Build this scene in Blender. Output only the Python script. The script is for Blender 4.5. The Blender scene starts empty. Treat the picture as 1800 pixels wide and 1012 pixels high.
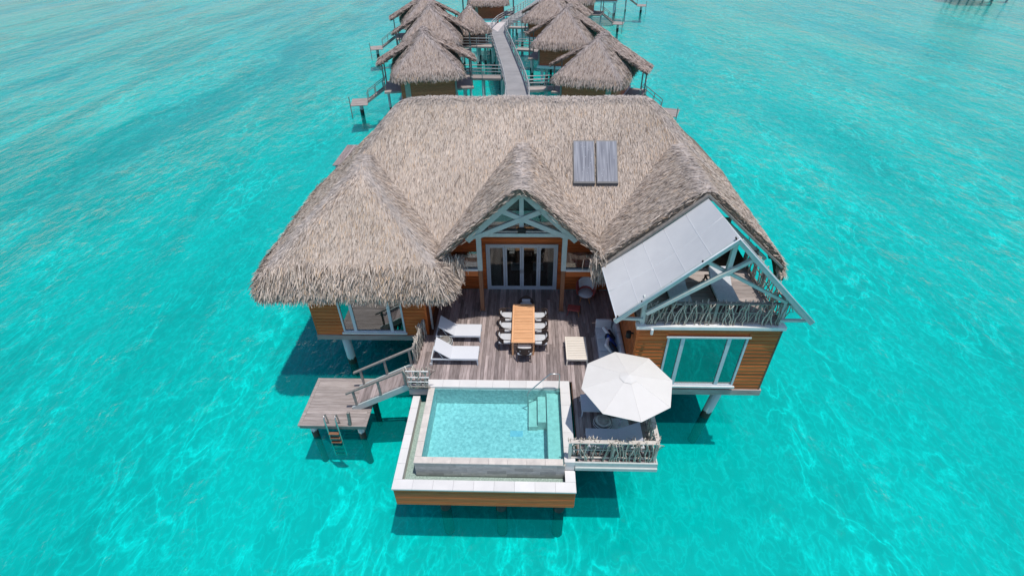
import bpy, bmesh, math, random
import numpy as np
from mathutils import Vector, Matrix
R = math.radians
rng = np.random.default_rng(7)
random.seed(7)
scene = bpy.context.scene
COL = scene.collection

# ------------------------------------------------------------------ camera
cam_d = bpy.data.cameras.new('camera'); cam = bpy.data.objects.new('camera', cam_d); COL.objects.link(cam)
p, yw, rl = R(37.209), R(2.239), R(-0.962)
fw = Vector((-math.sin(yw)*math.cos(p), math.cos(yw)*math.cos(p), -math.sin(p)))
rt = Vector((math.cos(yw), math.sin(yw), 0)); up = rt.cross(fw)
r2 = rt*math.cos(rl)+up*math.sin(rl); u2 = -rt*math.sin(rl)+up*math.cos(rl)
m = Matrix((r2, u2, -fw)).transposed().to_4x4(); m.translation = (0, 0, 14.925)
cam.matrix_world = m
cam_d.sensor_width = 36; cam_d.lens = 18.0; cam_d.clip_start = .1; cam_d.clip_end = 3000
scene.camera = cam

# ------------------------------------------------------------------ light
SUN = Vector((.19, -.12, 1)).normalized()
w = bpy.data.worlds.new('World'); scene.world = w; w.use_nodes = True
nt = w.node_tree; sky = nt.nodes.new('ShaderNodeTexSky'); sky.sky_type = 'NISHITA'; sky.sun_disc = False
sky.sun_elevation = math.asin(SUN.z); sky.sun_rotation = math.atan2(SUN.x, SUN.y)
sky.air_density = .85; sky.dust_density = .7; sky.ozone_density = 1.5
bgn = nt.nodes['Background']; bgn.inputs['Strength'].default_value = .15
nt.links.new(sky.outputs[0], bgn.inputs['Color'])
sl = bpy.data.lights.new('sun', 'SUN'); sl.energy = 3.45; sl.angle = R(.53); sl.color = (1, .95, .885)
so = bpy.data.objects.new('sun', sl); COL.objects.link(so)
so.rotation_euler = SUN.to_track_quat('Z', 'Y').to_euler()
scene.view_settings.view_transform = 'Standard'; scene.view_settings.look = 'None'
scene.view_settings.gamma = 1; scene.view_settings.use_curve_mapping = False
scene.view_settings.exposure = -0.03
scene.cycles.max_bounces = 8; scene.cycles.transparent_max_bounces = 16
scene.cycles.use_denoising = True
scene.cycles.caustics_reflective = False; scene.cycles.caustics_refractive = False

# ------------------------------------------------------------------ materials
def new_mat(name):
    mt = bpy.data.materials.new(name); mt.use_nodes = True
    n = mt.node_tree.nodes; n.clear()
    return mt, n, mt.node_tree.links
def nd(n, t, **k):
    o = n.new(t)
    for a, b in k.items(): setattr(o, a, b)
    return o
def ramp(n, stops):
    r = n.new('ShaderNodeValToRGB'); e = r.color_ramp.elements
    while len(e) < len(stops): e.new(.5)
    for i, (q, c) in enumerate(stops): e[i].position = q; e[i].color = (*c, 1)
    return r
def mat(name, c1, c2=None, scale=3, stretch=(1, 1, 1), rough=.7, bump=0.0, per_obj=0.0, spec=.3, metal=0, detail=4, mid=None):
    """noise-mottled Principled material in world space, optionally varying per object"""
    mt, n, l = new_mat(name)
    out = nd(n, 'ShaderNodeOutputMaterial'); b = nd(n, 'ShaderNodeBsdfPrincipled')
    b.inputs['Roughness'].default_value = rough; b.inputs['Specular IOR Level'].default_value = spec
    b.inputs['Metallic'].default_value = metal
    l.new(b.outputs[0], out.inputs[0])
    c2 = c2 or tuple(x*.8 for x in c1)
    geo = nd(n, 'ShaderNodeNewGeometry'); mp = nd(n, 'ShaderNodeMapping')
    mp.inputs['Scale'].default_value = stretch
    l.new(geo.outputs['Position'], mp.inputs['Vector'])
    oi = nd(n, 'ShaderNodeObjectInfo')
    ad = nd(n, 'ShaderNodeVectorMath', operation='MULTIPLY_ADD')
    cx = nd(n, 'ShaderNodeCombineXYZ')
    for i in range(3): l.new(oi.outputs['Random'], cx.inputs[i])
    l.new(cx.outputs[0], ad.inputs[0]); ad.inputs[1].default_value = (37, 53, 71); l.new(mp.outputs[0], ad.inputs[2])
    nz = nd(n, 'ShaderNodeTexNoise'); nz.inputs['Scale'].default_value = scale; nz.inputs['Detail'].default_value = detail
    nz.inputs['Roughness'].default_value = .6
    l.new(ad.outputs[0], nz.inputs['Vector'])
    r = ramp(n, [(.3, c2), (.7, c1)] if mid is None else [(.28, c2), (.5, mid), (.72, c1)])
    l.new(nz.outputs[0], r.inputs[0])
    src = r.outputs[0]
    if per_obj:
        hs = nd(n, 'ShaderNodeHueSaturation'); mr = nd(n, 'ShaderNodeMapRange')
        mr.inputs['To Min'].default_value = 1-per_obj; mr.inputs['To Max'].default_value = 1+per_obj
        l.new(oi.outputs['Random'], mr.inputs[0]); l.new(mr.outputs[0], hs.inputs['Value']); l.new(src, hs.inputs['Color'])
        src = hs.outputs[0]
    l.new(src, b.inputs['Base Color'])
    if bump:
        bp = nd(n, 'ShaderNodeBump'); bp.inputs['Strength'].default_value = bump; bp.inputs['Distance'].default_value = .02
        l.new(nz.outputs[0], bp.inputs['Height']); l.new(bp.outputs[0], b.inputs['Normal'])
    return mt

M = {}
M['deck'] = mat('weathered_deck', (.41, .34, .325), (.215, .17, .16), 2.2, (6, .7, 1), .8, .3, .38)
M['deck_x'] = mat('weathered_boards', (.44, .385, .36), (.27, .225, .205), 2.2, (.7, 6, 6), .8, .3, .2)
M['siding'] = mat('stained_siding', (.68, .175, .042), (.42, .098, .024), 3, (.5, 8, 8), .5, .15, .24)
M['siding_y'] = mat('stained_siding_side', (.66, .20, .06), (.44, .12, .035), 3, (8, .5, 8), .5, .15, .16)
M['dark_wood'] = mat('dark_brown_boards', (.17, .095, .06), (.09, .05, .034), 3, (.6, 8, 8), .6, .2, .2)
M['hut_wall'] = mat('brown_hut_boards', (.62, .17, .08), (.42, .105, .05), 3, (.6, 8, 8), .6, .2, .15)
M['post_wood'] = mat('brown_post', (.30, .15, .085), (.20, .09, .05), 4, (6, 6, .6), .6, .1)
M['grey_wood'] = mat('grey_timber', (.34, .31, .28), (.22, .20, .185), 4, (2, 2, 2), .8, .2, .1)
M['paint'] = mat('pale_painted_timber', (.56, .60, .58), (.46, .51, .49), 5, (1, 1, 1), .55, .05)
M['white_paint'] = mat('white_painted_trim', (.78, .78, .77), (.68, .68, .67), 3, (1, 1, 1), .5)
M['alu'] = mat('pale_aluminium_frame', (.62, .66, .70), (.54, .58, .62), 4, (1, 1, 1), .4, 0, 0, .5)
M['coping'] = mat('white_coping_stone', (.72, .70, .68), (.65, .635, .62), 2, (1, 1, 1), .6, .05, .05)
M['rim'] = mat('beige_rim_stone', (.68, .62, .56), (.52, .48, .44), 4, (1, 1, 1), .6, .1, .08)
M['basin_tile'] = mat('grey_basin_tile', (.56, .54, .51), (.40, .39, .375), 5, (1, 1, 2), .5, .1, .22)
M['pool_floor'] = mat('pool_tile_with_caustics', (.96, .97, .96), (.46, .57, .59), 8, (1, 1, 1), .6, .2, .015, detail=5)  # pale tile; the mottling is caustic light painted into its colour
M['bench'] = mat('pale_bench_stone', (.98, .92, .84), (.70, .68, .62), 6, (1, 1, 1), .6, .1, .05)
M['gutter'] = mat('pebble_gutter', (.62, .65, .60), (.30, .34, .31), 22, (1, 1, 1), .7, .4)
M['fabric_white'] = mat('white_sling_fabric', (.68, .69, .72), (.63, .64, .67), 30, (1, 1, 1), .9, .05)
M['fabric_grey'] = mat('grey_cushion_fabric', (.62, .635, .66), (.52, .535, .56), 12, (1, 1, 1), .95, .1)
M['fabric_cool'] = mat('lilac_grey_sling', (.50, .51, .58), (.44, .45, .52), 30, (1, 1, 1), .95, .1)
M['canvas'] = mat('white_parasol_canvas', (.70, .675, .64), (.67, .645, .61), 2.5, (1, 1, 1), .95, .35)
M['awning'] = mat('grey_awning_fabric', (.64, .64, .645), (.59, .59, .60), 1.5, (1, 1, 1), .8, .1)
M['seam'] = mat('pale_seam', (.70, .71, .72), (.66, .67, .68), 3, (1, 1, 1), .9)
M['teak'] = mat('orange_teak', (.84, .47, .25), (.72, .37, .18), 3, (1, 6, 6), .55, .1, .12)
M['cream'] = mat('cream_painted_slats', (.80, .73, .64), (.75, .68, .59), 3, (1, 3, 3), .6, .05, .04)
M['chair'] = mat('dark_brown_weave', (.075, .05, .042), (.045, .03, .026), 20, (1, 1, 1), .7, .2)
M['red'] = mat('faded_red_shell', (.38, .085, .075), (.30, .065, .06), 6, (1, 1, 1), .6, .05)
M['orange_leg'] = mat('orange_wood_leg', (.55, .25, .10), None, 6)
M['blue'] = mat('blue_pillow', (.03, .09, .42), (.02, .06, .30), 8, (1, 1, 1), .95)
M['navy'] = mat('navy_pillow', (.03, .04, .07), (.02, .03, .05), 8, (1, 1, 1), .95)
M['wicker'] = mat('striped_wicker', (.52, .51, .47), (.14, .15, .145), 7, (.6, .6, 6), .85, .3, detail=1)
M['twig'] = mat('bleached_twigs', (.60, .55, .48), (.32, .28, .235), 5, (2, 2, 2), .85, .2, .3)
M['twig_dark'] = mat('shaded_twigs', (.40, .35, .30), (.22, .18, .15), 5, (2, 2, 2), .85, .2, .3)
M['concrete'] = mat('grey_walkway', (.34, .33, .335), (.25, .245, .25), .7, (1, 1, 1), .9, .1)
M['pale_conc'] = mat('pale_platform', (.62, .56, .54), (.5, .46, .45), .7, (1, 1, 1), .9)
M['rail_metal'] = mat('weathered_rail', (.48, .47, .46), (.36, .35, .35), 3, (1, 1, 1), .7, 0, .1)
M['steel'] = mat('brushed_steel', (.6, .6, .6), (.5, .5, .5), 8, (1, 1, 1), .3, 0, 0, .5, .9)
M['black'] = mat('black_lamp', (.02, .02, .02), None, 5)
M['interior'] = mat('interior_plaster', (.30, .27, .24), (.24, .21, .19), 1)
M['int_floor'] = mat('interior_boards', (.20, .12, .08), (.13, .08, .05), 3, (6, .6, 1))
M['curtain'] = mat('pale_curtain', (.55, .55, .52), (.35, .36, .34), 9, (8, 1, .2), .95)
M['solar_frame'] = mat('solar_frame', (.10, .10, .11), None, 3, (1, 1, 1), .4)
M['underlay'] = mat('thatch_underlay', (.26, .20, .155), (.12, .09, .07), 9, (1, 1, 1), .95, .5)
M['panel_light'] = mat('pale_shutter', (.42, .38, .32), None, 3)

def solar_mat():
    mt, n, l = new_mat('solar_collector')
    out = nd(n, 'ShaderNodeOutputMaterial'); b = nd(n, 'ShaderNodeBsdfPrincipled'); l.new(b.outputs[0], out.inputs[0])
    geo = nd(n, 'ShaderNodeNewGeometry'); mp = nd(n, 'ShaderNodeMapping'); mp.inputs['Scale'].default_value = (9, .35, .35)
    l.new(geo.outputs['Position'], mp.inputs['Vector'])
    nz = nd(n, 'ShaderNodeTexNoise'); nz.inputs['Scale'].default_value = 2; l.new(mp.outputs[0], nz.inputs['Vector'])
    r = ramp(n, [(.35, (.19, .195, .225)), (.65, (.36, .365, .40))]); l.new(nz.outputs[0], r.inputs[0])
    vz = nd(n, 'ShaderNodeTexVoronoi'); vz.inputs['Scale'].default_value = 6.5; l.new(geo.outputs['Position'], vz.inputs['Vector'])
    r3 = ramp(n, [(.05, (1, 1, 1)), (.12, (0, 0, 0))]); l.new(vz.outputs['Distance'], r3.inputs[0])
    mx = nd(n, 'ShaderNodeMix', data_type='RGBA'); l.new(r3.outputs[0], mx.inputs['Factor']); l.new(r.outputs[0], mx.inputs['A'])
    mx.inputs['B'].default_value = (.55, .56, .60, 1)
    l.new(mx.outputs['Result'], b.inputs['Base Color']); b.inputs['Roughness'].default_value = .7; b.inputs['Specular IOR Level'].default_value = .12
    return mt
M['solar'] = solar_mat()

def thatch_mat():
    mt, n, l = new_mat('dry_thatch')
    out = nd(n, 'ShaderNodeOutputMaterial'); b = nd(n, 'ShaderNodeBsdfPrincipled'); l.new(b.outputs[0], out.inputs[0])
    at = nd(n, 'ShaderNodeAttribute', attribute_name='straw_colour')
    l.new(at.outputs['Color'], b.inputs['Base Color']); b.inputs['Roughness'].default_value = .85; b.inputs['Specular IOR Level'].default_value = .15
    return mt
M['thatch'] = thatch_mat()

def glass_mat(name, tint, refl):
    mt, n, l = new_mat(name)
    out = nd(n, 'ShaderNodeOutputMaterial'); tr = nd(n, 'ShaderNodeBsdfTransparent'); gl = nd(n, 'ShaderNodeBsdfGlossy')
    tr.inputs['Color'].default_value = (*tint, 1); gl.inputs['Roughness'].default_value = .02; gl.inputs['Color'].default_value = (.95, 1, .98, 1)
    fr = nd(n, 'ShaderNodeFresnel'); fr.inputs['IOR'].default_value = 1.5
    ma = nd(n, 'ShaderNodeMath', operation='ADD', use_clamp=True); ma.inputs[1].default_value = refl
    l.new(fr.outputs[0], ma.inputs[0])
    mx = nd(n, 'ShaderNodeMixShader'); l.new(ma.outputs[0], mx.inputs[0]); l.new(tr.outputs[0], mx.inputs[1]); l.new(gl.outputs[0], mx.inputs[2])
    l.new(mx.outputs[0], out.inputs[0])
    return mt
M['glass'] = glass_mat('tinted_window_glass', (.45, .5, .48), .26)
M['door_glass'] = glass_mat('door_glass', (.6, .63, .62), .05)
M['edge_glass'] = glass_mat('greenish_edge_glass', (.55, .80, .74), .12)

def pile_mat():
    mt, n, l = new_mat('painted_pile_with_algae')
    out = nd(n, 'ShaderNodeOutputMaterial'); b = nd(n, 'ShaderNodeBsdfPrincipled'); l.new(b.outputs[0], out.inputs[0])
    geo = nd(n, 'ShaderNodeNewGeometry'); sx = nd(n, 'ShaderNodeSeparateXYZ'); l.new(geo.outputs['Position'], sx.inputs[0])
    nz = nd(n, 'ShaderNodeTexNoise'); nz.inputs['Scale'].default_value = 5
    md = nd(n, 'ShaderNodeMath', operation='MULTIPLY_ADD'); l.new(nz.outputs[0], md.inputs[0]); md.inputs[1].default_value = .3; l.new(sx.outputs['Z'], md.inputs[2])
    mr = nd(n, 'ShaderNodeMapRange'); mr.inputs['From Min'].default_value = -1.92; mr.inputs['From Max'].default_value = -1.86
    l.new(md.outputs[0], mr.inputs[0])
    r = ramp(n, [(0, (.025, .028, .022)), (1, (.62, .66, .66))]); l.new(mr.outputs[0], r.inputs[0])
    l.new(r.outputs[0], b.inputs['Base Color']); b.inputs['Roughness'].default_value = .6
    return mt
M['pile'] = pile_mat()

def water_mat(name, tint, scat, scat_fac, bump_scale, bump_strength, distance, pool=False):
    mt, n, l = new_mat(name)
    out = nd(n, 'ShaderNodeOutputMaterial')
    geo = nd(n, 'ShaderNodeNewGeometry')
    tr = nd(n, 'ShaderNodeBsdfTransparent'); tr.inputs['Color'].default_value = (*tint, 1)
    df = nd(n, 'ShaderNodeBsdfDiffuse'); df.inputs['Color'].default_value = (*scat, 1)
    gl = nd(n, 'ShaderNodeBsdfGlossy'); gl.inputs['Roughness'].default_value = .025
    # waves: two stretched noise layers and a finer chop
    hs = []
    for sc_, stx, wgt, rot in bump_scale:
        mp = nd(n, 'ShaderNodeMapping'); mp.inputs['Rotation'].default_value = (0, 0, rot); mp.inputs['Scale'].default_value = (1, stx, 1)
        l.new(geo.outputs['Position'], mp.inputs['Vector'])
        nz = nd(n, 'ShaderNodeTexNoise'); nz.inputs['Scale'].default_value = sc_; nz.inputs['Detail'].default_value = 4; nz.inputs['Distortion'].default_value = .15
        l.new(mp.outputs[0], nz.inputs['Vector'])
        ml = nd(n, 'ShaderNodeMath', operation='MULTIPLY'); l.new(nz.outputs[0], ml.inputs[0]); ml.inputs[1].default_value = wgt
        hs.append(ml)
    acc = hs[0].outputs[0]
    for h in hs[1:]:
        a = nd(n, 'ShaderNodeMath', operation='ADD'); l.new(acc, a.inputs[0]); l.new(h.outputs[0], a.inputs[1]); acc = a.outputs[0]
    if not pool:   # sparse steep wavelets that catch the sun
        ng = nd(n, 'ShaderNodeTexNoise'); ng.inputs['Scale'].default_value = .75; ng.inputs['Detail'].default_value = 5; ng.inputs['Roughness'].default_value = .65; l.new(geo.outputs['Position'], ng.inputs['Vector'])
        rg = ramp(n, [(.57, (0, 0, 0)), (.68, (1, 1, 1))]); l.new(ng.outputs[0], rg.inputs[0])
        nh = nd(n, 'ShaderNodeTexNoise'); nh.inputs['Scale'].default_value = 5.5; nh.inputs['Detail'].default_value = 2; l.new(geo.outputs['Position'], nh.inputs['Vector'])
        mh = nd(n, 'ShaderNodeMath', operation='MULTIPLY'); l.new(rg.outputs[0], mh.inputs[0]); l.new(nh.outputs[0], mh.inputs[1])
        mk_ = nd(n, 'ShaderNodeMath', operation='MULTIPLY_ADD'); l.new(mh.outputs[0], mk_.inputs[0]); mk_.inputs[1].default_value = .15; l.new(acc, mk_.inputs[2]); acc = mk_.outputs[0]
    if not pool:   # wind patches: calm and ruffled water alternate
        mw = nd(n, 'ShaderNodeMapping'); mw.inputs['Scale'].default_value = (1, .3, 1); l.new(geo.outputs['Position'], mw.inputs['Vector'])
        nw = nd(n, 'ShaderNodeTexNoise'); nw.inputs['Scale'].default_value = .11; nw.inputs['Detail'].default_value = 4; l.new(mw.outputs[0], nw.inputs['Vector'])
        rw = ramp(n, [(.36, (.35, .35, .35)), (.64, (1.15, 1.15, 1.15))]); l.new(nw.outputs[0], rw.inputs[0])
        aw_ = nd(n, 'ShaderNodeMath', operation='MULTIPLY'); l.new(acc, aw_.inputs[0]); l.new(rw.outputs[0], aw_.inputs[1]); acc = aw_.outputs[0]
    bp = nd(n, 'ShaderNodeBump'); bp.inputs['Strength'].default_value = bump_strength; bp.inputs['Distance'].default_value = distance
    l.new(acc, bp.inputs['Height'])
    l.new(bp.outputs[0], gl.inputs['Normal'])
    fr = nd(n, 'ShaderNodeFresnel'); fr.inputs['IOR'].default_value = 1.34; l.new(bp.outputs[0], fr.inputs['Normal'])
    m1 = nd(n, 'ShaderNodeMixShader'); m1.inputs[0].default_value = scat_fac
    l.new(tr.outputs[0], m1.inputs[1]); l.new(df.outputs[0], m1.inputs[2])
    m2 = nd(n, 'ShaderNodeMixShader'); l.new(fr.outputs[0], m2.inputs[0]); l.new(m1.outputs[0], m2.inputs[1]); l.new(gl.outputs[0], m2.inputs[2])
    l.new(m2.outputs[0], out.inputs[0])
    return mt
M['water'] = water_mat('lagoon_water', (.02, .90, .885), (.001, .66, .645), .13,
                       [(.5, .5, .42, .0), (1.4, .5, .28, .2), (3.6, .6, .11, -.2), (10, .8, .045, .3)], 1.0, .5)
M['pool_water'] = water_mat('pool_water', (.50, .865, .89), (.3, .6, .65), .03, [(5, 1, 1, 0), (13, 1, .5, 1)], .7, .03, True)

def sand_mat():
    mt, n, l = new_mat('pale_sand_with_weed')
    out = nd(n, 'ShaderNodeOutputMaterial'); b = nd(n, 'ShaderNodeBsdfPrincipled'); l.new(b.outputs[0], out.inputs[0])
    b.inputs['Roughness'].default_value = .95; b.inputs['Specular IOR Level'].default_value = 0
    geo = nd(n, 'ShaderNodeNewGeometry')
    def noise(scale, st, rot, det=4, dist=0):
        mp = nd(n, 'ShaderNodeMapping'); mp.inputs['Rotation'].default_value = (0, 0, rot); mp.inputs['Scale'].default_value = st
        l.new(geo.outputs['Position'], mp.inputs['Vector'])
        nz = nd(n, 'ShaderNodeTexNoise'); nz.inputs['Scale'].default_value = scale; nz.inputs['Detail'].default_value = det; nz.inputs['Distortion'].default_value = dist
        l.new(mp.outputs[0], nz.inputs['Vector']); return nz
    # sand tone in broad banks, caustic light painted as thin pale lines in patches, darker weed streaks off the left side
    n1 = noise(.10, (1, .3, 1), 0, 6, .5)
    r1 = ramp(n, [(.3, (.66, .67, .65)), (.7, (.93, .92, .89))]); l.new(n1.outputs[0], r1.inputs[0])
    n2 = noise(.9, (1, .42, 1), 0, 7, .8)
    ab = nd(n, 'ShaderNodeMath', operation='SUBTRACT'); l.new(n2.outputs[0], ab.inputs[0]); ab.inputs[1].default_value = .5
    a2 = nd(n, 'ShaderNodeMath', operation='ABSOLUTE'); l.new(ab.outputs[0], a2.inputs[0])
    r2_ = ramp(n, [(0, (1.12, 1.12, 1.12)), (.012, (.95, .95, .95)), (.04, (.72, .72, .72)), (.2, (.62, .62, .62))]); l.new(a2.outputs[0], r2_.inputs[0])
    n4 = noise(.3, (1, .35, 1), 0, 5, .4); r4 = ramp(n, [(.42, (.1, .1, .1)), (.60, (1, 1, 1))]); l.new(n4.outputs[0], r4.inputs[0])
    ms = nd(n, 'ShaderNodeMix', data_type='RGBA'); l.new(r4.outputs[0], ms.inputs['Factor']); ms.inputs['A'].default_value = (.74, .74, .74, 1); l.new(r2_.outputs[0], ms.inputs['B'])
    n5 = noise(2.6, (1, .6, 1), 0, 5, .5)  # finer caustic flecks, also painted into the sand colour
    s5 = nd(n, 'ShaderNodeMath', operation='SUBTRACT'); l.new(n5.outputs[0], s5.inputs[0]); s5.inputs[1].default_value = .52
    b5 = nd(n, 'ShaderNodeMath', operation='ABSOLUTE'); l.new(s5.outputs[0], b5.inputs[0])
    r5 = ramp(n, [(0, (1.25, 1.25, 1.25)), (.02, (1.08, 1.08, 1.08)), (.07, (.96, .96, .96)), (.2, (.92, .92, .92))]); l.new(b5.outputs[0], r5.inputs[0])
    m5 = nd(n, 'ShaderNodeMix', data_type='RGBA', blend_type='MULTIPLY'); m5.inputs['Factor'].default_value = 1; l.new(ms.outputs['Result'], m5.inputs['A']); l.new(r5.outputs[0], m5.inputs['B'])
    mu = nd(n, 'ShaderNodeMix', data_type='RGBA', blend_type='MULTIPLY'); mu.inputs['Factor'].default_value = 1
    l.new(r1.outputs[0], mu.inputs['A']); l.new(m5.outputs['Result'], mu.inputs['B'])
    n3 = noise(.17, (1, .22, 1), 0, 6, .6)
    r3 = ramp(n, [(.46, (0, 0, 0)), (.60, (1, 1, 1))]); l.new(n3.outputs[0], r3.inputs[0])
    sx = nd(n, 'ShaderNodeSeparateXYZ'); l.new(geo.outputs['Position'], sx.inputs[0])
    wx = nd(n, 'ShaderNodeMapRange'); wx.inputs['From Min'].default_value = -14; wx.inputs['From Max'].default_value = -34; l.new(sx.outputs['X'], wx.inputs[0])
    wm = nd(n, 'ShaderNodeMath', operation='MULTIPLY'); l.new(r3.outputs[0], wm.inputs[0]); l.new(wx.outputs[0], wm.inputs[1])
    wk_ = nd(n, 'ShaderNodeMath', operation='MULTIPLY'); l.new(wm.outputs[0], wk_.inputs[0]); wk_.inputs[1].default_value = .5
    mx = nd(n, 'ShaderNodeMix', data_type='RGBA'); l.new(wk_.outputs[0], mx.inputs['Factor']); l.new(mu.outputs['Result'], mx.inputs['A']); mx.inputs['B'].default_value = (.16, .24, .23, 1)
    l.new(mx.outputs['Result'], b.inputs['Base Color'])
    bp = nd(n, 'ShaderNodeBump'); bp.inputs['Strength'].default_value = .5; bp.inputs['Distance'].default_value = .3
    l.new(n2.outputs[0], bp.inputs['Height']); l.new(bp.outputs[0], b.inputs['Normal'])
    return mt
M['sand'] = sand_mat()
M['blue_patch'] = mat('mottled_blue', (.62, .80, .92), (.36, .58, .75), 9)
M['gutter_water'] = water_mat('gutter_water', (.86, .95, .93), (.4, .5, .48), .04, [(7, 1, 1, 0)], .6, .02, True)
M['shaded_pile'] = mat('shade_toned_pile', (.06, .065, .06), (.03, .034, .03), 4)  # shade under the pool put into the pile colour

# ------------------------------------------------------------------ builders
class MB:
    def __init__(s): s.v = []; s.f = []
    def add(s, vs, fs):
        o = len(s.v); s.v += [tuple(v) for v in vs]; s.f += [tuple(i+o for i in f) for f in fs]; return s
    def box(s, x0, x1, y0, y1, z0, z1):
        return s.add([(x0,y0,z0),(x1,y0,z0),(x1,y1,z0),(x0,y1,z0),(x0,y0,z1),(x1,y0,z1),(x1,y1,z1),(x0,y1,z1)],
                     [(3,2,1,0),(4,5,6,7),(0,1,5,4),(1,2,6,5),(2,3,7,6),(3,0,4,7)])
    def beam(s, a, b, w_, h, upv=(0, 0, 1)):
        a, b = Vector(a), Vector(b); d = (b-a).normalized(); u = Vector(upv)
        if abs(d.dot(u)) > .98: u = Vector((0, 1, 0))
        sd = d.cross(u).normalized(); u = sd.cross(d)
        q = [sd*(i*w_/2)+u*(j*h/2) for i, j in ((-1,-1),(1,-1),(1,1),(-1,1))]
        return s.add([a+k for k in q]+[b+k for k in q], [(3,2,1,0),(4,5,6,7),(0,1,5,4),(1,2,6,5),(2,3,7,6),(3,0,4,7)])
    def tube(s, pts, rad, n=6):
        pts = [Vector(q) for q in pts]; rads = rad if hasattr(rad, '__len__') else [rad]*len(pts)
        vs = []; fs = []
        for i, q in enumerate(pts):
            d = (pts[min(i+1, len(pts)-1)]-pts[max(i-1, 0)]).normalized()
            u = Vector((0, 0, 1)) if abs(d.z) < .9 else Vector((1, 0, 0))
            sd = d.cross(u).normalized(); u = sd.cross(d)
            for k in range(n):
                a = 2*math.pi*k/n; vs.append(q+(sd*math.cos(a)+u*math.sin(a))*rads[i])
        for i in range(len(pts)-1):
            for k in range(n):
                fs.append((i*n+k, i*n+(k+1) % n, (i+1)*n+(k+1) % n, (i+1)*n+k))
        fs.append(tuple(range(n))[::-1]); fs.append(tuple((len(pts)-1)*n+k for k in range(n)))
        return s.add(vs, fs)
    def lathe(s, prof, c=(0, 0, 0), n=16):
        vs = []; fs = []
        for r, z in prof:
            for k in range(n):
                a = 2*math.pi*k/n; vs.append((c[0]+r*math.cos(a), c[1]+r*math.sin(a), c[2]+z))
        for i in range(len(prof)-1):
            for k in range(n): fs.append((i*n+k, i*n+(k+1) % n, (i+1)*n+(k+1) % n, (i+1)*n+k))
        fs.append(tuple(range(n))[::-1]); fs.append(tuple((len(prof)-1)*n+k for k in range(n)))
        return s.add(vs, fs)
    def mesh(s, name, smooth=False):
        me = bpy.data.meshes.new(name); me.from_pydata(s.v, [], s.f); me.update()
        if smooth: me.polygons.foreach_set('use_smooth', [True]*len(me.polygons))
        return me
    def build(s, name, mt, parent=None, smooth=False):
        me = s.mesh(name, smooth); me.materials.append(M[mt] if isinstance(mt, str) else mt)
        return link(name, me, parent)
def link(name, me, parent=None):
    o = bpy.data.objects.new(name, me); COL.objects.link(o)
    if parent is not None: o.parent = parent
    return o
def rbox(sx, sy, sz, bev, seg=2):
    """bevelled box centred on x,y with its base at z=0"""
    bm = bmesh.new(); bmesh.ops.create_cube(bm, size=1)
    for v in bm.verts: v.co = Vector((v.co.x*sx, v.co.y*sy, (v.co.z+.5)*sz))
    bmesh.ops.bevel(bm, geom=list(bm.edges), offset=bev, segments=seg, profile=.6, affect='EDGES')
    mb = MB(); bm.verts.ensure_lookup_table()
    mb.v = [tuple(v.co) for v in bm.verts]; mb.f = [tuple(v.index for v in f.verts) for f in bm.faces]
    bm.free(); return mb
def xf(mb, mt4):
    mb.v = [tuple(mt4 @ Vector(v)) for v in mb.v]; return mb
def thing(name, label, cat, loc=(0, 0, 0), rz=0, group=None):
    o = bpy.data.objects.new(name, None); COL.objects.link(o); o.location = loc; o.rotation_euler = (0, 0, rz)
    o.empty_display_size = .2
    tag(o, label, cat, group); return o
def tag(o, label, cat, group=None):
    o['label'] = label; o['category'] = cat
    if group: o['group'] = group
    return o
def struct(o): o['kind'] = 'structure'; return o
def copy_tree(o, parent=None):
    c = o.copy(); COL.objects.link(c); c.parent = parent
    for ch in list(o.children): copy_tree(ch, c)
    return c
_unit = {}
def piece(name, mt, parent, x0, x1, y0, y1, z0, z1):
    """box piece that shares one unit-cube mesh per material"""
    if mt not in _unit:
        me = MB().box(-.5, .5, -.5, .5, -.5, .5).mesh('unit_'+mt); me.materials.append(M[mt]); _unit[mt] = me
    o = link(name, _unit[mt], parent)
    o.location = ((x0+x1)/2, (y0+y1)/2, (z0+z1)/2); o.scale = (x1-x0, y1-y0, z1-z0)
    return o

# ------------------------------------------------------------------ water and seabed
WZ = -2.4
water = struct(MB().add([(-900, -60, WZ), (900, -60, WZ), (900, 1600, WZ), (-900, 1600, WZ)], [(0, 1, 2, 3)]).build('water', 'water'))
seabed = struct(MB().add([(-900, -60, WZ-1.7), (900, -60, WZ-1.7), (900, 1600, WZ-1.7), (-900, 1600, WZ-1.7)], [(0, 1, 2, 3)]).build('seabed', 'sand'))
BED = WZ-1.7

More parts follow.
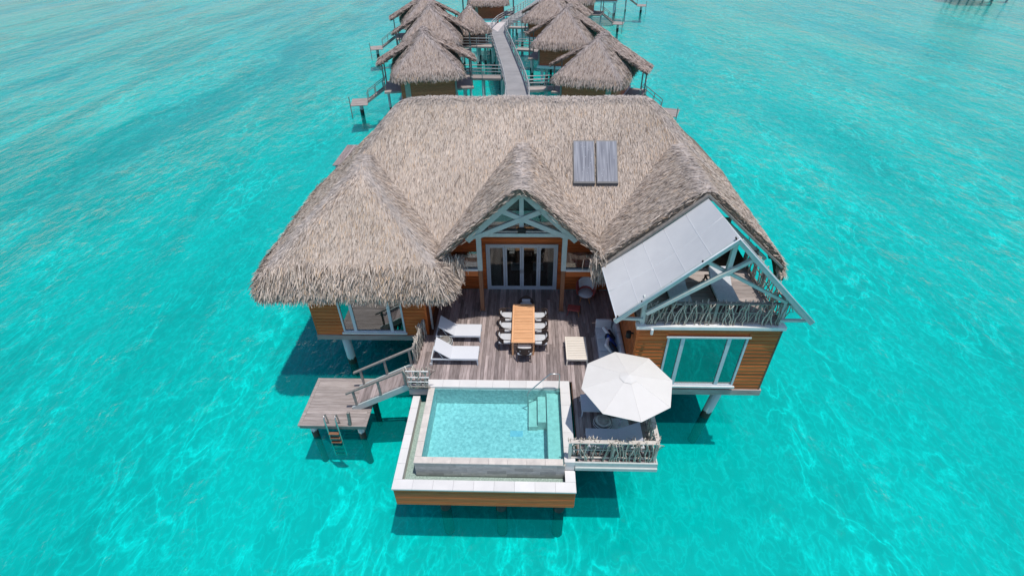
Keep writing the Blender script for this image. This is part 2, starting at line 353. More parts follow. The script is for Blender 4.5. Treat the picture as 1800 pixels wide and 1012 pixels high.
# ------------------------------------------------------------------ thatch
def smin(a, b, k):
    h = np.clip(.5+.5*(b-a)/k, 0, 1); return b*(1-h)+a*h-k*h*(1-h)
def lumps(x, y):
    return (np.sin(x*1.7+y*.9)+np.sin(x*.63-y*2.1+1)+np.sin(x*3.9+1.3*y+2)*.6+np.sin(y*4.3-x*2.2)*.6)/3.2
def sheet(fn, mask, x0, x1, y0, y1, step, thick):
    """top surface on a grid, an underside `thick` below it and a skirt round the border -> verts, faces"""
    nx = int(round((x1-x0)/step)); ny = int(round((y1-y0)/step))
    xs = np.linspace(x0, x1, nx+1); ys = np.linspace(y0, y1, ny+1)
    X, Y = np.meshgrid(xs, ys, indexing='ij'); Z = fn(X, Y)
    cxm = (xs[:-1]+xs[1:])/2; cym = (ys[:-1]+ys[1:])/2; CX, CY = np.meshgrid(cxm, cym, indexing='ij')
    K = mask(CX, CY)
    idx = lambda i, j: i*(ny+1)+j
    N = (nx+1)*(ny+1)
    V = np.concatenate([np.stack([X, Y, Z], -1).reshape(-1, 3), np.stack([X, Y, Z-thick], -1).reshape(-1, 3)])
    F = []
    for i in range(nx):
        for j in range(ny):
            if not K[i, j]: continue
            a, b, c, d = idx(i, j), idx(i+1, j), idx(i+1, j+1), idx(i, j+1)
            F.append((a, b, c, d)); F.append((d+N, c+N, b+N, a+N))
            if i == 0 or not K[i-1, j]: F.append((a, d, d+N, a+N))
            if i == nx-1 or not K[i+1, j]: F.append((c, b, b+N, c+N))
            if j == 0 or not K[i, j-1]: F.append((b, a, a+N, b+N))
            if j == ny-1 or not K[i, j+1]: F.append((d, c, c+N, d+N))
    used = np.unique(np.array(F).ravel()); rm = np.zeros(2*N, int); rm[used] = np.arange(len(used))
    return V[used], [tuple(rm[list(f)]) for f in F]
def straw_arrays(P, D, N, length, width, lift, col):
    n = len(P)
    ang = rng.normal(0, .17, n)
    S = np.cross(N, D); S /= np.linalg.norm(S, axis=1)[:, None]+1e-9
    D2 = D*np.cos(ang)[:, None]+S*np.sin(ang)[:, None]
    S2 = np.cross(N, D2)
    tw = rng.normal(0, .38, n); S2 = S2*np.cos(tw)[:, None]+N*np.sin(tw)[:, None]
    L = length[:, None]; W = width[:, None]/2; H = lift[:, None]
    p0 = P-D2*L*.35+N*.004
    p1 = p0+D2*L*.55+N*H*.75
    p2 = p0+D2*L+N*H
    V = np.stack([p0-S2*W, p0+S2*W, p1-S2*W, p1+S2*W, p2-S2*W*.45, p2+S2*W*.45], 1)
    return V.reshape(-1, 3), np.repeat(col, 6, axis=0)
def straw_object(name, chunks, parent, tone=(1, 1, 1)):
    V = np.concatenate([c[0] for c in chunks]); C = np.concatenate([c[1] for c in chunks])*np.array(tone)
    n = len(V)//6
    base = np.arange(n)[:, None]*6
    F = np.concatenate([base+np.array([0, 1, 3, 2]), base+np.array([2, 3, 5, 4])], 1).reshape(-1)
    me = bpy.data.meshes.new(name); me.vertices.add(len(V)); me.vertices.foreach_set('co', V.astype(np.float32).ravel())
    me.loops.add(len(F)); me.loops.foreach_set('vertex_index', F.astype(np.int32))
    me.polygons.add(2*n); me.polygons.foreach_set('loop_start', np.arange(2*n, dtype=np.int32)*4)
    me.update(calc_edges=True)
    at = me.attributes.new('straw_colour', 'FLOAT_COLOR', 'POINT')
    at.data.foreach_set('color', np.concatenate([C, np.ones((len(C), 1))], 1).astype(np.float32).ravel())
    me.materials.append(M['thatch'])
    o = link(name, me, parent); o['kind'] = 'stuff'; return o
PALE = np.array([.70, .60, .51]); TAN = np.array([.43, .345, .28]); DARK = np.array([.12, .092, .075]); GREY = np.array([.50, .465, .445]); GOLD = np.array([.62, .45, .30])
def straw_colour(x, y, grey):
    n = len(x); t = rng.random(n)
    c = TAN+(PALE-TAN)*t[:, None]
    dk = rng.random(n) < .16; c[dk] = DARK+(TAN-DARK)*rng.random(dk.sum())[:, None]*.6
    gd = rng.random(n) < .05+.08*(lumps(x*.5+3, y*.5) > .35); c[gd] = GOLD
    g = np.clip(grey+rng.normal(0, .12, n), 0, 1)[:, None]; c = c*(1-g)+GREY*(.8+.4*rng.random((n, 1)))*g
    c *= (1+.09*lumps(x*.8, y*.8)+.07*lumps(x*.31+5, y*.33))[:, None]
    return np.clip(c, .02, .9)
def grad(fn, x, y, e=.04):
    return (fn(x+e, y)-fn(x-e, y))/(2*e), (fn(x, y+e)-fn(x, y-e))/(2*e)
def scatter(fn, mask, x0, x1, y0, y1, density, ridge_dist, ln=(.20, .42), wd=(.014, .030), lf=(.008, .05)):
    n = int((x1-x0)*(y1-y0)*density*1.35)
    x = rng.uniform(x0, x1, n); y = rng.uniform(y0, y1, n); k = mask(x, y); x, y = x[k], y[k]
    gx, gy = grad(fn, x, y); z = fn(x, y)
    Nn = np.stack([-gx, -gy, np.ones_like(x)], 1); Nn /= np.linalg.norm(Nn, axis=1)[:, None]
    g2 = gx**2+gy**2
    D = np.stack([-gx, -gy, -g2], 1); D /= np.linalg.norm(D, axis=1)[:, None]+1e-6
    n = len(x)
    grey = np.clip(1-ridge_dist(x, y)/.45, 0, 1)*.5+.12
    return straw_arrays(np.stack([x, y, z], 1), D, Nn, rng.uniform(*ln, n), rng.uniform(*wd, n), rng.uniform(*lf, n), straw_colour(x, y, grey))
def fringe(px, py, pz, outx, outy, drop=.9, ln=(.25, .5), wd=(.016, .036), jit=.10):
    n = len(px)
    D = np.stack([outx, outy, np.full(n, -drop)], 1)+rng.normal(0, .16, (n, 3)); D /= np.linalg.norm(D, axis=1)[:, None]
    Nn = np.stack([outx, outy, np.full(n, .5)], 1); Nn -= D*(Nn*D).sum(1)[:, None]; Nn /= np.linalg.norm(Nn, axis=1)[:, None]
    P = np.stack([px, py, pz], 1)+rng.normal(0, jit*.5, (n, 3))
    col = straw_colour(px, py, np.full(n, .05)); dk = rng.random(n) < .22; col[dk] *= .55
    return straw_arrays(P, D, Nn, rng.uniform(*ln, n), rng.uniform(*wd, n), rng.uniform(.0, .1, n), col)

# ================================================================== THE VILLA
villa = thing('overwater_villa', 'large thatched overwater villa with three front wings in the foreground', 'villa')
# --- roof components (z as a function of x, y)
SB = .85; EB = 2.98
def eave_curl(z, d, a=.38, r=.6): return z-a*np.clip(1-d/r, 0, 1)**2
def rrect_d(x, y, x0, x1, y0, y1, r):
    cx, cy, hx, hy = (x0+x1)/2, (y0+y1)/2, (x1-x0)/2-r, (y1-y0)/2-r
    qx, qy = np.abs(x-cx)-hx, np.abs(y-cy)-hy
    return r-(np.hypot(np.maximum(qx, 0), np.maximum(qy, 0))+np.minimum(np.maximum(qx, qy), 0))   # >0 inside
BX0, BX1, BY0 = -11.1, -2.95, 15.72
def dB(x, y): return rrect_d(x, y, BX0, BX1, BY0, 40, .7)
def fB(x, y):
    z = smin(EB+SB*1.06*(y-BY0), smin(EB+SB*(x-BX0), EB+SB*(BX1-x), .9), .95)
    return eave_curl(z+.05*lumps(x, y), dB(x, y))
def fA(x, y):
    z = smin(smin(8.08-.88*(23-y), 8.08-.88*(y-23), .45), smin(8.05-1.06*(-5.6-x), 8.05-.98*(x-5.25), .3), .5)
    return z+.05*lumps(x, y)
CX = -.27; CY0 = 16.82
def fC(x, y):
    a = np.sqrt((x-CX)**2+.10)
    return 6.90-1.0*a+.035*np.maximum(a-1.6, 0)**2+.05*lumps(x, y)
DX = 6.35; DY0 = 16.65
def dD(x, y): return np.minimum(9.95-x, 99)
def fD(x, y):
    a = np.sqrt((x-DX)**2+.10)
    return eave_curl(6.84-.885*a+.05*lumps(x, y), 9.95-x, .25, .5)
inB = lambda x, y: (dB(x, y) > 0)
inA = lambda x, y: (x > BX0) & (x < 10.3) & (y > np.where(x < -8, 20.0, 16.98)) & (y < 29.3)
inC = lambda x, y: (x > -3.9) & (x < 3.4) & (y > CY0)
inD = lambda x, y: (x > 2.7) & (x < 9.95) & (y > DY0)
comps = [(fA, inA, (BX0, 10.3, 16.98, 29.3)), (fB, inB, (BX0, BX1, BY0, 25)), (fC, inC, (-3.9, 3.4, CY0, 22.6)), (fD, inD, (2.7, 9.95, DY0, 25))]
def zmax(x, y, skip=None):
    z = np.full(np.shape(x), -9.)
    for i, (f, m_, b) in enumerate(comps):
        if i == skip: continue
        z = np.maximum(z, np.where(m_(x, y), f(x, y), -9.))
    return z
rv, rf = [], []
for i, (f, m_, b) in enumerate(comps):
    mk = (lambda i, f, m_: lambda x, y: m_(x, y) & (f(x, y) > zmax(x, y, i)-.16))(i, f, m_)
    V, F = sheet(f, mk, *b, .12, .20 if f is fC else .30)
    o = len(rv); rv += [tuple(v) for v in V]; rf += [tuple(int(q)+o for q in ff) for ff in F]
mb = MB(); mb.v = rv; mb.f = rf
roof = mb.build('roof', 'underlay', villa)
chunks = []
ridges = [lambda x, y: np.minimum(np.abs(y-23)*1.0, np.minimum(np.abs((x+5.6)+(23-y)*.93), np.abs((x-5.25)-(23-y)*.93))*.8),
          lambda x, y: np.minimum(np.where(y > 19.6, np.abs(x-(BX0+BX1)/2), 9), np.where(y < 20.2, np.minimum(np.abs((x-BX0)-(y-BY0)), np.abs((BX1-x)-(y-BY0)))*.9, 9)),
          lambda x, y: np.abs(x-CX), lambda x, y: np.abs(x-DX)]
for i, (f, m_, b) in enumerate(comps):
    mk = (lambda i, f, m_: lambda x, y: m_(x, y) & (f(x, y) > zmax(x, y, i)-.04) & (y < 24.2))(i, f, m_)
    chunks.append(scatter(f, mk, *b, 900, ridges[i]))
# left wing eave fringe, round the rounded corners
def along(n, pts):
    pts = np.array(pts); d = np.r_[0, np.cumsum(np.hypot(*np.diff(pts, axis=0).T))]; t = rng.uniform(0, d[-1], n)
    x = np.interp(t, d, pts[:, 0]); y = np.interp(t, d, pts[:, 1])
    k = np.clip(np.searchsorted(d, t)-1, 0, len(pts)-2); s = pts[k+1]-pts[k]; s /= np.hypot(*s.T)[:, None]
    return x, y, s[:, 1], -s[:, 0]
r_ = .7; arcL = [(BX0+r_-r_*math.cos(a), BY0+r_-r_*math.sin(a)) for a in np.linspace(0, math.pi/2, 8)]
arcR = [(BX1-r_+r_*math.sin(a), BY0+r_-r_*math.cos(a)) for a in np.linspace(0, math.pi/2, 8)]
for off_, n, dr in ((.04, 6500, 1.6), (.0, 6500, 1.15), (.0, 6500, .95)):
    x, y, ox, oy = along(n, [(BX0, 24)]+arcL+arcR+[(BX1, 17.6)])
    off = np.full(n, off_) if off_ else rng.uniform(.05, .6, n)
    x = x-ox*off; y = y-oy*off
    chunks.append(fringe(x, y, fB(x, y)-rng.uniform(0, .34 if off_ else .05, n), ox, oy, dr))
# dormer and right gable edges
for f, c, y0, xa, xb, n in ((fC, CX, CY0, -3.45, 3.0, 1700), (fD, DX, DY0, 2.75, 9.95, 1500)):
    x = rng.uniform(xa, xb, n); y = np.full(n, y0)+rng.uniform(0, .18, n); sg = np.sign(x-c)
    chunks.append(fringe(x, y, f(x, y)-rng.uniform(0, .22, n), sg*.8, np.full(n, -.12), .78, (.15, .34)))
n = 1600; y = rng.uniform(DY0, 24, n); x = np.full(n, 9.92)
chunks.append(fringe(x, y, fD(x, y)-rng.uniform(0, .25, n), np.ones(n), np.zeros(n), 1.3))
for xa, xb, n in ((-4.6, -2.7, 700), (2.65, 3.2, 140)):
    for off, dr in ((.02, 1.5), (.2, 1.0), (.4, .9)):
        x = rng.uniform(xa, xb, n); y = np.full(n, 16.98+off)
        chunks.append(fringe(x, y, fA(x, y)-rng.uniform(0, .3 if off < .1 else .04, n), np.zeros(n), -np.ones(n), dr, (.3, .6)))
# straw hanging in the two valleys beside the dormer
for xa, ya, za, n in ((2.85, 16.75, 3.45, 170), (-3.25, 16.95, 3.1, 300), (-2.95, 17.1, 2.7, 160)):
    x = xa+rng.normal(0, .18, n); y = ya+rng.normal(0, .12, n)
    chunks.append(fringe(x, y, np.full(n, za)+rng.normal(0, .2, n), rng.normal(0, .2, n), np.full(n, -.4), 2.2, (.3, .55)))
straw_object('thatch', chunks, roof, (1.0, .985, .985))
# solar collectors, lying on the main slope
for a, b in ((1.88, 2.78), (2.85, 3.74)):
    z = lambda y, d: 8.08-.88*(23-y)+d
    so_ = MB().add([(a, 19.77, z(19.77, .10)), (b, 19.77, z(19.77, .10)), (b, 21.22, z(21.22, .10)), (a, 21.22, z(21.22, .10)),
                    (a, 19.77, z(19.77, .19)), (b, 19.77, z(19.77, .19)), (b, 21.22, z(21.22, .19)), (a, 21.22, z(21.22, .19))],
                   [(3,2,1,0),(4,5,6,7),(0,1,5,4),(1,2,6,5),(2,3,7,6),(3,0,4,7)]).build('solar_panel', 'solar_frame', roof)
    pl = MB().add([(a+.035, 19.82, z(19.82, .195)), (b-.035, 19.82, z(19.82, .195)), (b-.035, 21.18, z(21.18, .195)), (a+.035, 21.18, z(21.18, .195))], [(0, 1, 2, 3)])
    g = pl.build('collector_face', 'solar', villa); g.parent = roof

# --- walls of boards
def board_wall(name, parent, mt, axis, c, a0, a1, z0, z1, face, openings=(), h=.178, back=.10):
    """boards on plane axis=c spanning a0..a1, z0..z1; face -1/+1 is the outward direction; openings (a,b,za,zb)"""
    out = face
    def bx(nm, mm, par, p0, p1, q0, q1, d0, d1):
        lo, hi = sorted((c+out*d0, c+out*d1))
        return piece(nm, mm, par, *( (p0, p1, lo, hi) if axis == 'y' else (lo, hi, p0, p1)), q0, q1)
    # backing built as strips round the openings
    cuts = sorted(openings); segs = []; x = a0
    for (oa, ob, za, zb) in cuts:
        if oa > x: segs.append((x, oa, z0, z1))
        if za > z0: segs.append((oa, ob, z0, za))
        if zb < z1: segs.append((oa, ob, zb, z1))
        x = ob
    if x < a1: segs.append((x, a1, z0, z1))
    wmb = MB()
    for (p0, p1, q0, q1) in segs:
        lo, hi = sorted((c-out*back, c))
        if axis == 'y': wmb.box(p0, p1, lo, hi, q0, q1)
        else: wmb.box(lo, hi, p0, p1, q0, q1)
    wall = wmb.build(name, mt, parent)
    z = z0
    while z < z1-.02:
        zt = min(z+h, z1)
        pieces_ = [(a0, a1)]
        for (oa, ob, za, zb) in cuts:
            if zt > za+.01 and z < zb-.01:
                new = []
                for (s0, s1) in pieces_:
                    if oa > s0 and ob < s1: new += [(s0, oa), (ob, s1)]
                    elif oa <= s0 and ob < s1: new += [(max(s0, ob), s1)]
                    elif oa > s0: new += [(s0, min(s1, oa))]
                pieces_ = new
        for (s0, s1) in pieces_:
            if s1-s0 > .03:
                ob = bx('board', mt, wall, s0+.004, s1-.004, z+.004, zt-.004, .010, .030)
                tl = -out*R(4.5); ob.rotation_euler = (tl, 0, 0) if axis == 'y' else (0, -tl, 0)
        z += h
    return wall
def window(parent, x0, x1, z0, z1, y, splits, sill=True):
    fr = MB()
    t = .075
    fr.box(x0, x1, y-.06, y+.04, z1-t, z1); fr.box(x0, x1, y-.06, y+.04, z0, z0+t)
    fr.box(x0, x0+t, y-.061, y+.04, z0+t, z1-t); fr.box(x1-t, x1, y-.061, y+.04, z0+t, z1-t)
    wn = fr.build('window', 'alu', parent)
    xs = [x0+t]+list(splits)+[x1-t]
    for s in splits: piece('mullion', 'alu', wn, s-.065, s+.065, y-.055, y+.035, z0+t, z1-t)
    for a, b in zip(xs[:-1], xs[1:]):
        a2 = a+(.065 if a in splits else 0); b2 = b-(.065 if b in splits else 0)
        piece('pane', 'glass', wn, a2, b2, y-.012, y-.004, z0+t, z1-t)
    if sill: piece('sill', 'white_paint', wn, x0-.06, x1+.06, y-.13, y-.062, z0-.06, z0+.02)
    piece('head_flashing', 'white_paint', wn, x0-.06, x1+.06, y-.10, y-.062, z1-.02, z1+.04)
    return wn
# left wing
LW = 16.36
lw = board_wall('front_wall', villa, 'siding', 'y', LW, -9.1, -4.32, -.1, 2.5, -1, [(-7.95, -5.25, .08, 2.05)])
window(villa, -7.95, -5.25, .08, 2.05, LW, [-7.42, -5.83])
board_wall('side_wall', villa, 'siding_y', 'x', -4.32, LW+.001, 19.5, -.1, 2.6, 1)
board_wall('side_wall', villa, 'siding_y', 'x', -9.1, LW+.001, 28, -.1, 2.6, -1)
piece('corner_board', 'siding', villa, -9.17, -9.10, LW-.03, LW+.06, -.1, 2.5)
piece('corner_board', 'siding', villa, -4.32, -4.25, LW-.03, LW+.06, -.1, 2.5)
piece('ledger_board', 'deck_x', villa, -9.2, -4.3, LW-.07, LW+.05, -.36, -.1)
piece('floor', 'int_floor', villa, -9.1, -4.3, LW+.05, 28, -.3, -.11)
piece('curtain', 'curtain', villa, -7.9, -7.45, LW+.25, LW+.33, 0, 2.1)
piece('downpipe', 'paint', villa, -4.18, -4.10, 16.62, 16.70, 0, 2.6)
# right wing, lower room
RW = 13.52; RX0, RX1 = 3.88, 8.79; TZ = 3.08
board_wall('front_wall', villa, 'siding', 'y', RW, RX0, RX1, -.1, 2.96, -1, [(4.95, 7.77, .1, 2.58)])
window(villa, 4.95, 7.77, .1, 2.58, RW, [5.50, 7.12])
board_wall('side_wall', villa, 'siding_y', 'x', RX0, RW+.001, 19.5, -.1, 2.96, -1)
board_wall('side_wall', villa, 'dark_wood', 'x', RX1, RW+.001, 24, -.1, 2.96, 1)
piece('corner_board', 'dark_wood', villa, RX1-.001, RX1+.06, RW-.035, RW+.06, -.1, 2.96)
piece('corner_board', 'siding', villa, RX0-.05, RX0+.03, RW-.035, RW-.0005, -.1, 2.96)
piece('ledger_board', 'deck_x', villa, RX0-.02, RX1+.12, RW-.08, RW+.05, -.38, -.101)
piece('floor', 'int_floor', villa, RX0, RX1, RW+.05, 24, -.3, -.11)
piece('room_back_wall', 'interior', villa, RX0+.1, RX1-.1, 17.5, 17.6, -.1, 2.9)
piece('terrace_edge', 'white_paint', villa, RX0-.1, RX1+.1, RW-.12, RW+.16, 2.962, TZ+.02)
terrace = piece('terrace_floor', 'dark_wood', villa, RX0-.05, RX1+.05, RW+.161, 19.4, 2.963, TZ-.03)
for k in range(14):
    a = RW+.18+k*.235
    piece('terrace_plank', 'deck_x', villa, RX0, RX1, a, a+.225, TZ-.028, TZ)
piece('loft_wall', 'interior', villa, RX0+.3, RX1-.3, 19.0, 19.1, TZ, 4.2)
# middle wing: door wall
DW = 19.6
board_wall('porch_wall', villa, 'siding', 'y', DW, -4.3, RX0-.02, -.02, 3.12, -1, [(-1.95, 1.37, .0, 2.52), ])
door = MB().box(-1.93, 1.35, DW-.05, DW+.05, 2.44, 2.52).box(-1.93, -1.84, DW-.05, DW+.05, 0, 2.44).box(1.26, 1.35, DW-.05, DW+.05, 0, 2.44).box(-1.93, 1.35, DW-.06, DW+.06, -.005, .04).build('door', 'alu', villa)
xs = np.linspace(-1.84, 1.26, 5)
for k in range(4):
    lf = MB(); a, b = xs[k]+.006, xs[k+1]-.006
    lf.box(a, b, DW-.03, DW+.02, .045, .17).box(a, b, DW-.03, DW+.02, 2.33, 2.43).box(a, a+.085, DW-.031, DW+.02, .17, 2.33).box(b-.085, b, DW-.031, DW+.02, .17, 2.33)
    lf.build('door_leaf', 'alu', door)
    piece('door_pane', 'door_glass', door, a+.085, b-.085, DW-.01, DW-.003, .17, 2.33)
    if k in (1, 2): piece('handle', 'steel', door, (b-.06 if k == 1 else a+.03), (b-.03 if k == 1 else a+.06), DW-.08, DW-.032, .95, 1.15)
piece('transom_beam', 'white_paint', villa, -2.1, 1.55, DW-.12, DW+.06, 3.122, 3.26)
piece('gable_pane', 'door_glass', villa, -2.0, 1.45, DW-.01, DW, 3.262, 4.95)
piece('gable_mullion', 'alu', villa, -.33, -.23, DW-.05, DW-.012, 3.262, 5.1)
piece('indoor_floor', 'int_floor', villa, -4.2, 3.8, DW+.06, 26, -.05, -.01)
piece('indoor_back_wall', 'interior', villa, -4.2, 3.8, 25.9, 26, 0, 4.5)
for a in (-1.78, .92): piece('curtain', 'curtain', villa, a, a+.5, DW+.2, DW+.28, 0, 2.5)
for a in (-.85, .25):
    for q in range(3): piece('bench_slat', 'fabric_grey', villa, a, a+.5, DW+.9+q*.22, DW+1.04+q*.22, .42, .5)
# porch posts: brown below, painted above
for x in (-2.04, 1.5):
    ps = MB().box(x-.085, x+.085, 17.82, 17.99, .0, 2.3).build('post', 'post_wood', villa)
    piece('post_shoe', 'steel', ps, x-.12, x+.12, 17.785, 18.025, .003, .09)
    piece('upper_post', 'paint', villa, x-.10, x+.10, 17.80, 18.01, 2.301, 4.2)
# side headers and dark glazing above them
for a, b in ((-4.24, -2.145), (1.605, 3.85)):
    piece('header', 'siding', villa, a, b, 17.86, 17.96, 1.98, 2.28)
    piece('header_sill', 'white_paint', villa, a, b, 17.80, 18.02, 2.281, 2.37)
    piece('side_pane', 'door_glass', villa, a, b, 17.90, 17.908, 2.371, 3.2)
    piece('ceiling_light_strip', 'white_paint', villa, (a+b)/2-.1, (a+b)/2+.55, 19.40, 19.52, 1.95, 2.03)
# gable truss of the middle wing
tr = MB().beam((-.27, 17.62, 4.3), (-.27, 17.62, 6.05), .17, .16).build('gable_truss', 'paint', villa)
def strut(a, b, w_=.15, h=.17, mt='paint', par=tr, nm='truss_beam', upv=(0, 1, 0)):
    return MB().beam(a, b, h, w_, upv).build(nm, mt, par)
for s in (-1, 1):
    cx = -.27
    strut((cx, 17.60+.003*s, 6.12), (cx+s*2.2, 17.60+.003*s, 3.96), .17, .24)
    strut((cx+s*1.85, 17.56+.012*s, 4.14), (cx-s*.72, 17.56+.012*s, 5.30), .13, .2)
    strut((cx+s*1.95, 17.70, 4.18), (cx+s*1.95, 17.70, 4.02), .2, .2)
strut((-2.1, 17.78, 4.12), (1.58, 17.78, 4.12), .12, .16)
lampm = MB().box(-.42, -.10, 17.36, 17.5, 4.42, 4.62).build('gable_lamp', 'black', tr)
# interior truss planes of the right gable
rt_ = MB().beam((DX, 16.9, TZ), (DX, 16.9, 6.3), .14, .14).build('gable_truss', 'paint', villa)
for s in (-1, 1):
    MB().beam((DX, 16.55+.004*s, 6.52), (DX+s*3.45, 16.55+.004*s, 3.47), .08, .16, (0, 1, 0)).build('barge_board', 'grey_wood', rt_)
    MB().beam((DX, 16.9+.006*s, 6.15), (DX+s*2.9, 16.9+.006*s, 3.6), .14, .14, (0, 1, 0)).build('truss_beam', 'paint', rt_)
# piles
def pile(x, y, zt, lean=(0, 0), r=.19, par=villa):
    return MB().tube([(x, y, zt), (x+lean[0], y+lean[1], BED-.1)], r, 12).build('pile', 'pile', par, True)
for q in ((-8.27, 16.95, -.3, (.05, 0)), (7.72, 14.1, -.3, (-.5, 0)), (-5.3, 18.5, -.3), (-8.4, 21, -.3), (4.6, 17, -.3), (8, 18, -.3), (-8.4, 26, -.3), (8, 23, -.3), (0, 22, -.3), (-4, 24, -.3), (4, 24, -.3)):
    pile(*q)
# lamps on the right wing
wl = MB().tube([(4.31, 13.5, 2.93), (4.31, 13.36, 2.93)], .02).tube([(4.31, 13.36, 2.80), (4.31, 13.36, 3.02)], .05, 10).build('wall_spotlight', 'white_paint', villa)
MB().tube([(3.86, 13.95, 2.3), (3.70, 13.95, 2.3)], .03).tube([(3.68, 13.95, 2.12), (3.68, 13.95, 2.36)], .1, 10).build('wall_lantern', 'black', villa)

# ------------------------------------------------------------------ timber deck
deck = thing('timber_deck', 'weathered grey-brown timber deck between the villa wings and the plunge pool', 'deck')
def plank_row(par, x, x2, y0, y1, zt, seed):
    rr = random.Random(seed); y = y0
    while y < y1-.05:
        L = rr.choice((2.4, 3.0, 3.6)) if y > y0 else rr.uniform(1.0, 3.4)
        e = min(y+L, y1)
        if y1-e < .5: e = y1
        piece('plank', 'deck', par, x+.004, x2-.004, y+.003, e-.003, zt-.03-.001*rr.random(), zt-.003*rr.random()); y = e
pw = .138
k = 0; x = -4.62
while x < RX0-.04:
    x2 = min(x+pw, RX0-.035)
    y0 = 13.66 if x < 1.62 else 10.14
    y1 = DW-.06 if x > -4.2 else LW-.1
    plank_row(deck, x, x2, y0, y1, 0, k); k += 1; x = x2
while x < 4.28:
    x2 = min(x+pw, 4.29); plank_row(deck, x, x2, 10.14, RW-.1, 0, k); k += 1; x = x2
piece('substructure', 'dark_wood', deck, -4.6, RX0-.06, 13.7, 19.4, -.26, -.05)
piece('substructure', 'dark_wood', deck, 1.7, 4.25, 10.2, 13.699, -.26, -.05)
piece('fascia_board', 'paint', deck, 1.62, 4.33, 10.08, 10.139, -.20, .0)
piece('fascia_board', 'paint', deck, 1.62, 4.33, 10.02, 10.139, -.34, -.205)
piece('fascia_board', 'paint', deck, 4.295, 4.33, 10.14, RW-.09, -.30, -.005)
piece('fascia_board', 'grey_wood', deck, -4.68, -4.625, 14.5, LW-.09, -.34, -.002)
for q in ((3.4, 12.8, -.25), (-4.2, 15.5, -.25), (0, 16, -.25), (2.4, 16.5, -.25)): pile(*q, par=deck)

# ------------------------------------------------------------------ plunge pool
pool = thing('plunge_pool', 'turquoise infinity plunge pool with white coping on the deck edge', 'pool')
def slabs(nm, mt, a0, a1, n, fn):
    e = np.linspace(a0, a1, n+1)
    for i in range(n): piece(nm, mt, pool, *fn(e[i]+.003, e[i+1]-.003))
# raised back and right coping
slabs('coping_slab', 'coping', -3.9, 1.245, 8, lambda a, b: (a, b, 13.28, 13.655, -.1, .05))
slabs('coping_slab', 'coping', 10.06, 13.655, 6, lambda a, b: (1.25, 1.612, a, b, -.1, .05))
piece('coping_support', 'coping', pool, 1.29, 1.60, 10.075, 13.6, -.7, -.102)
# lower coping: left, front, right
slabs('coping_slab', 'coping', 9.62, 13.2, 6, lambda a, b: (-4.43, -4.15, a, b, -.46, -.4))
slabs('coping_slab', 'coping', -4.43, 1.62, 9, lambda a, b: (a, b, 9.25, 9.617, -.46, -.4))
slabs('coping_slab', 'coping', 9.62, 10.055, 1, lambda a, b: (1.28, 1.62, a, b, -.46, -.4))
# outer trough walls and timber cladding
sh = MB()
sh.box(-4.36, -4.152, 9.63, 13.2, -1.38, -.461); sh.box(-4.36, 1.56, 9.33, 9.62, -1.38, -.461); sh.box(1.30, 1.55, 9.63, 13.6, -1.38, -.71)
sh.box(-4.15, 1.298, 9.622, 13.2, -1.38, -.91)
sh.build('trough', 'rim', pool)
for k_ in range(6):
    z = -1.36+k_*.15
    piece('cladding_board', 'siding', pool, -4.38, 1.575, 9.283+.004*(k_ % 2), 9.325, z, z+.137)
    piece('cladding_board', 'siding_y', pool, -4.41, -4.365, 9.33, 13.2, z, z+.142)
    piece('cladding_board', 'siding_y', pool, 1.565, 1.60, 9.33, 10.05, z, z+.142)
piece('gutter_pebbles', 'gutter', pool, -4.149, -3.785, 9.63, 13.19, -.79, -.74)
piece('gutter_pebbles', 'gutter', pool, -3.784, 1.27, 9.63, 9.96, -.79, -.74)
MB().add([(-4.148, 9.624, -.70), (1.279, 9.624, -.70), (1.279, 9.984, -.70), (-4.148, 9.984, -.70)], [(0, 1, 2, 3)]).build('gutter_water', 'gutter_water', pool)
MB().add([(-4.147, 9.985, -.70), (-3.765, 9.985, -.70), (-3.765, 13.19, -.70), (-4.147, 13.19, -.70)], [(0, 1, 2, 3)]).build('gutter_water', 'gutter_water', pool)
# basin walls with rim slabs on top
bw = MB(); bw.box(-3.76, -3.57, 10.0, 13.27, -.79, -.052); bw.box(-3.76, 1.28, 10.0, 10.19, -.791, -.053); bw.box(-3.76, 1.28, 13.29, 13.6, -1.0, -.11)
bw.build('basin_wall', 'rim', pool)
slabs('rim_slab', 'rim', 10.225, 13.275, 5, lambda a, b: (-3.785, -3.55, a, b, -.05, .0))
slabs('rim_slab', 'rim', -3.785, 1.248, 8, lambda a, b: (a, b, 9.975, 10.22, -.05, .0))
rr = random.Random(3)
for row in range(4):
    z = -.735+row*.17; x = -3.77
    while x < 1.25:
        e = min(x+rr.uniform(.35, .75), 1.27); piece('wall_tile', 'basin_tile', pool, x+.003, e-.003, 9.985-.003*rr.random(), 10.0, z, z+.166); x = e
for row in range(4):
    z = -.85+row*.195; x = -3.56
    while x < 1.25:
        e = min(x+.6, 1.25); piece('pool_wall_tile', 'pool_floor', pool, x+.003, e-.003, 13.265, 13.29, z, z+.191); x = e
    y = 10.2
    while y < 13.25:
        e = min(y+.6, 13.262); piece('pool_wall_tile', 'pool_floor', pool, -3.572, -3.556, y+.003, e-.003, z, z+.191); y = e
nx_, ny_ = 8, 5
for i in range(nx_):
    for j in range(ny_):
        a, b = -3.55+4.8*i/nx_, -3.55+4.8*(i+1)/nx_; c, d = 10.19+3.07*j/ny_, 10.19+3.07*(j+1)/ny_
        piece('floor_tile', 'pool_floor', pool, a+.001, b-.001, c+.001, d-.001, -.90, -.86)
piece('blue_floor_patch', 'blue_patch', pool, -.62, -.15, 11.72, 11.98, -.862, -.855)  # flat bluish rectangle on the pool floor
piece('bench', 'bench', pool, .74, 1.249, 10.2, 13.26, -.86, -.22)
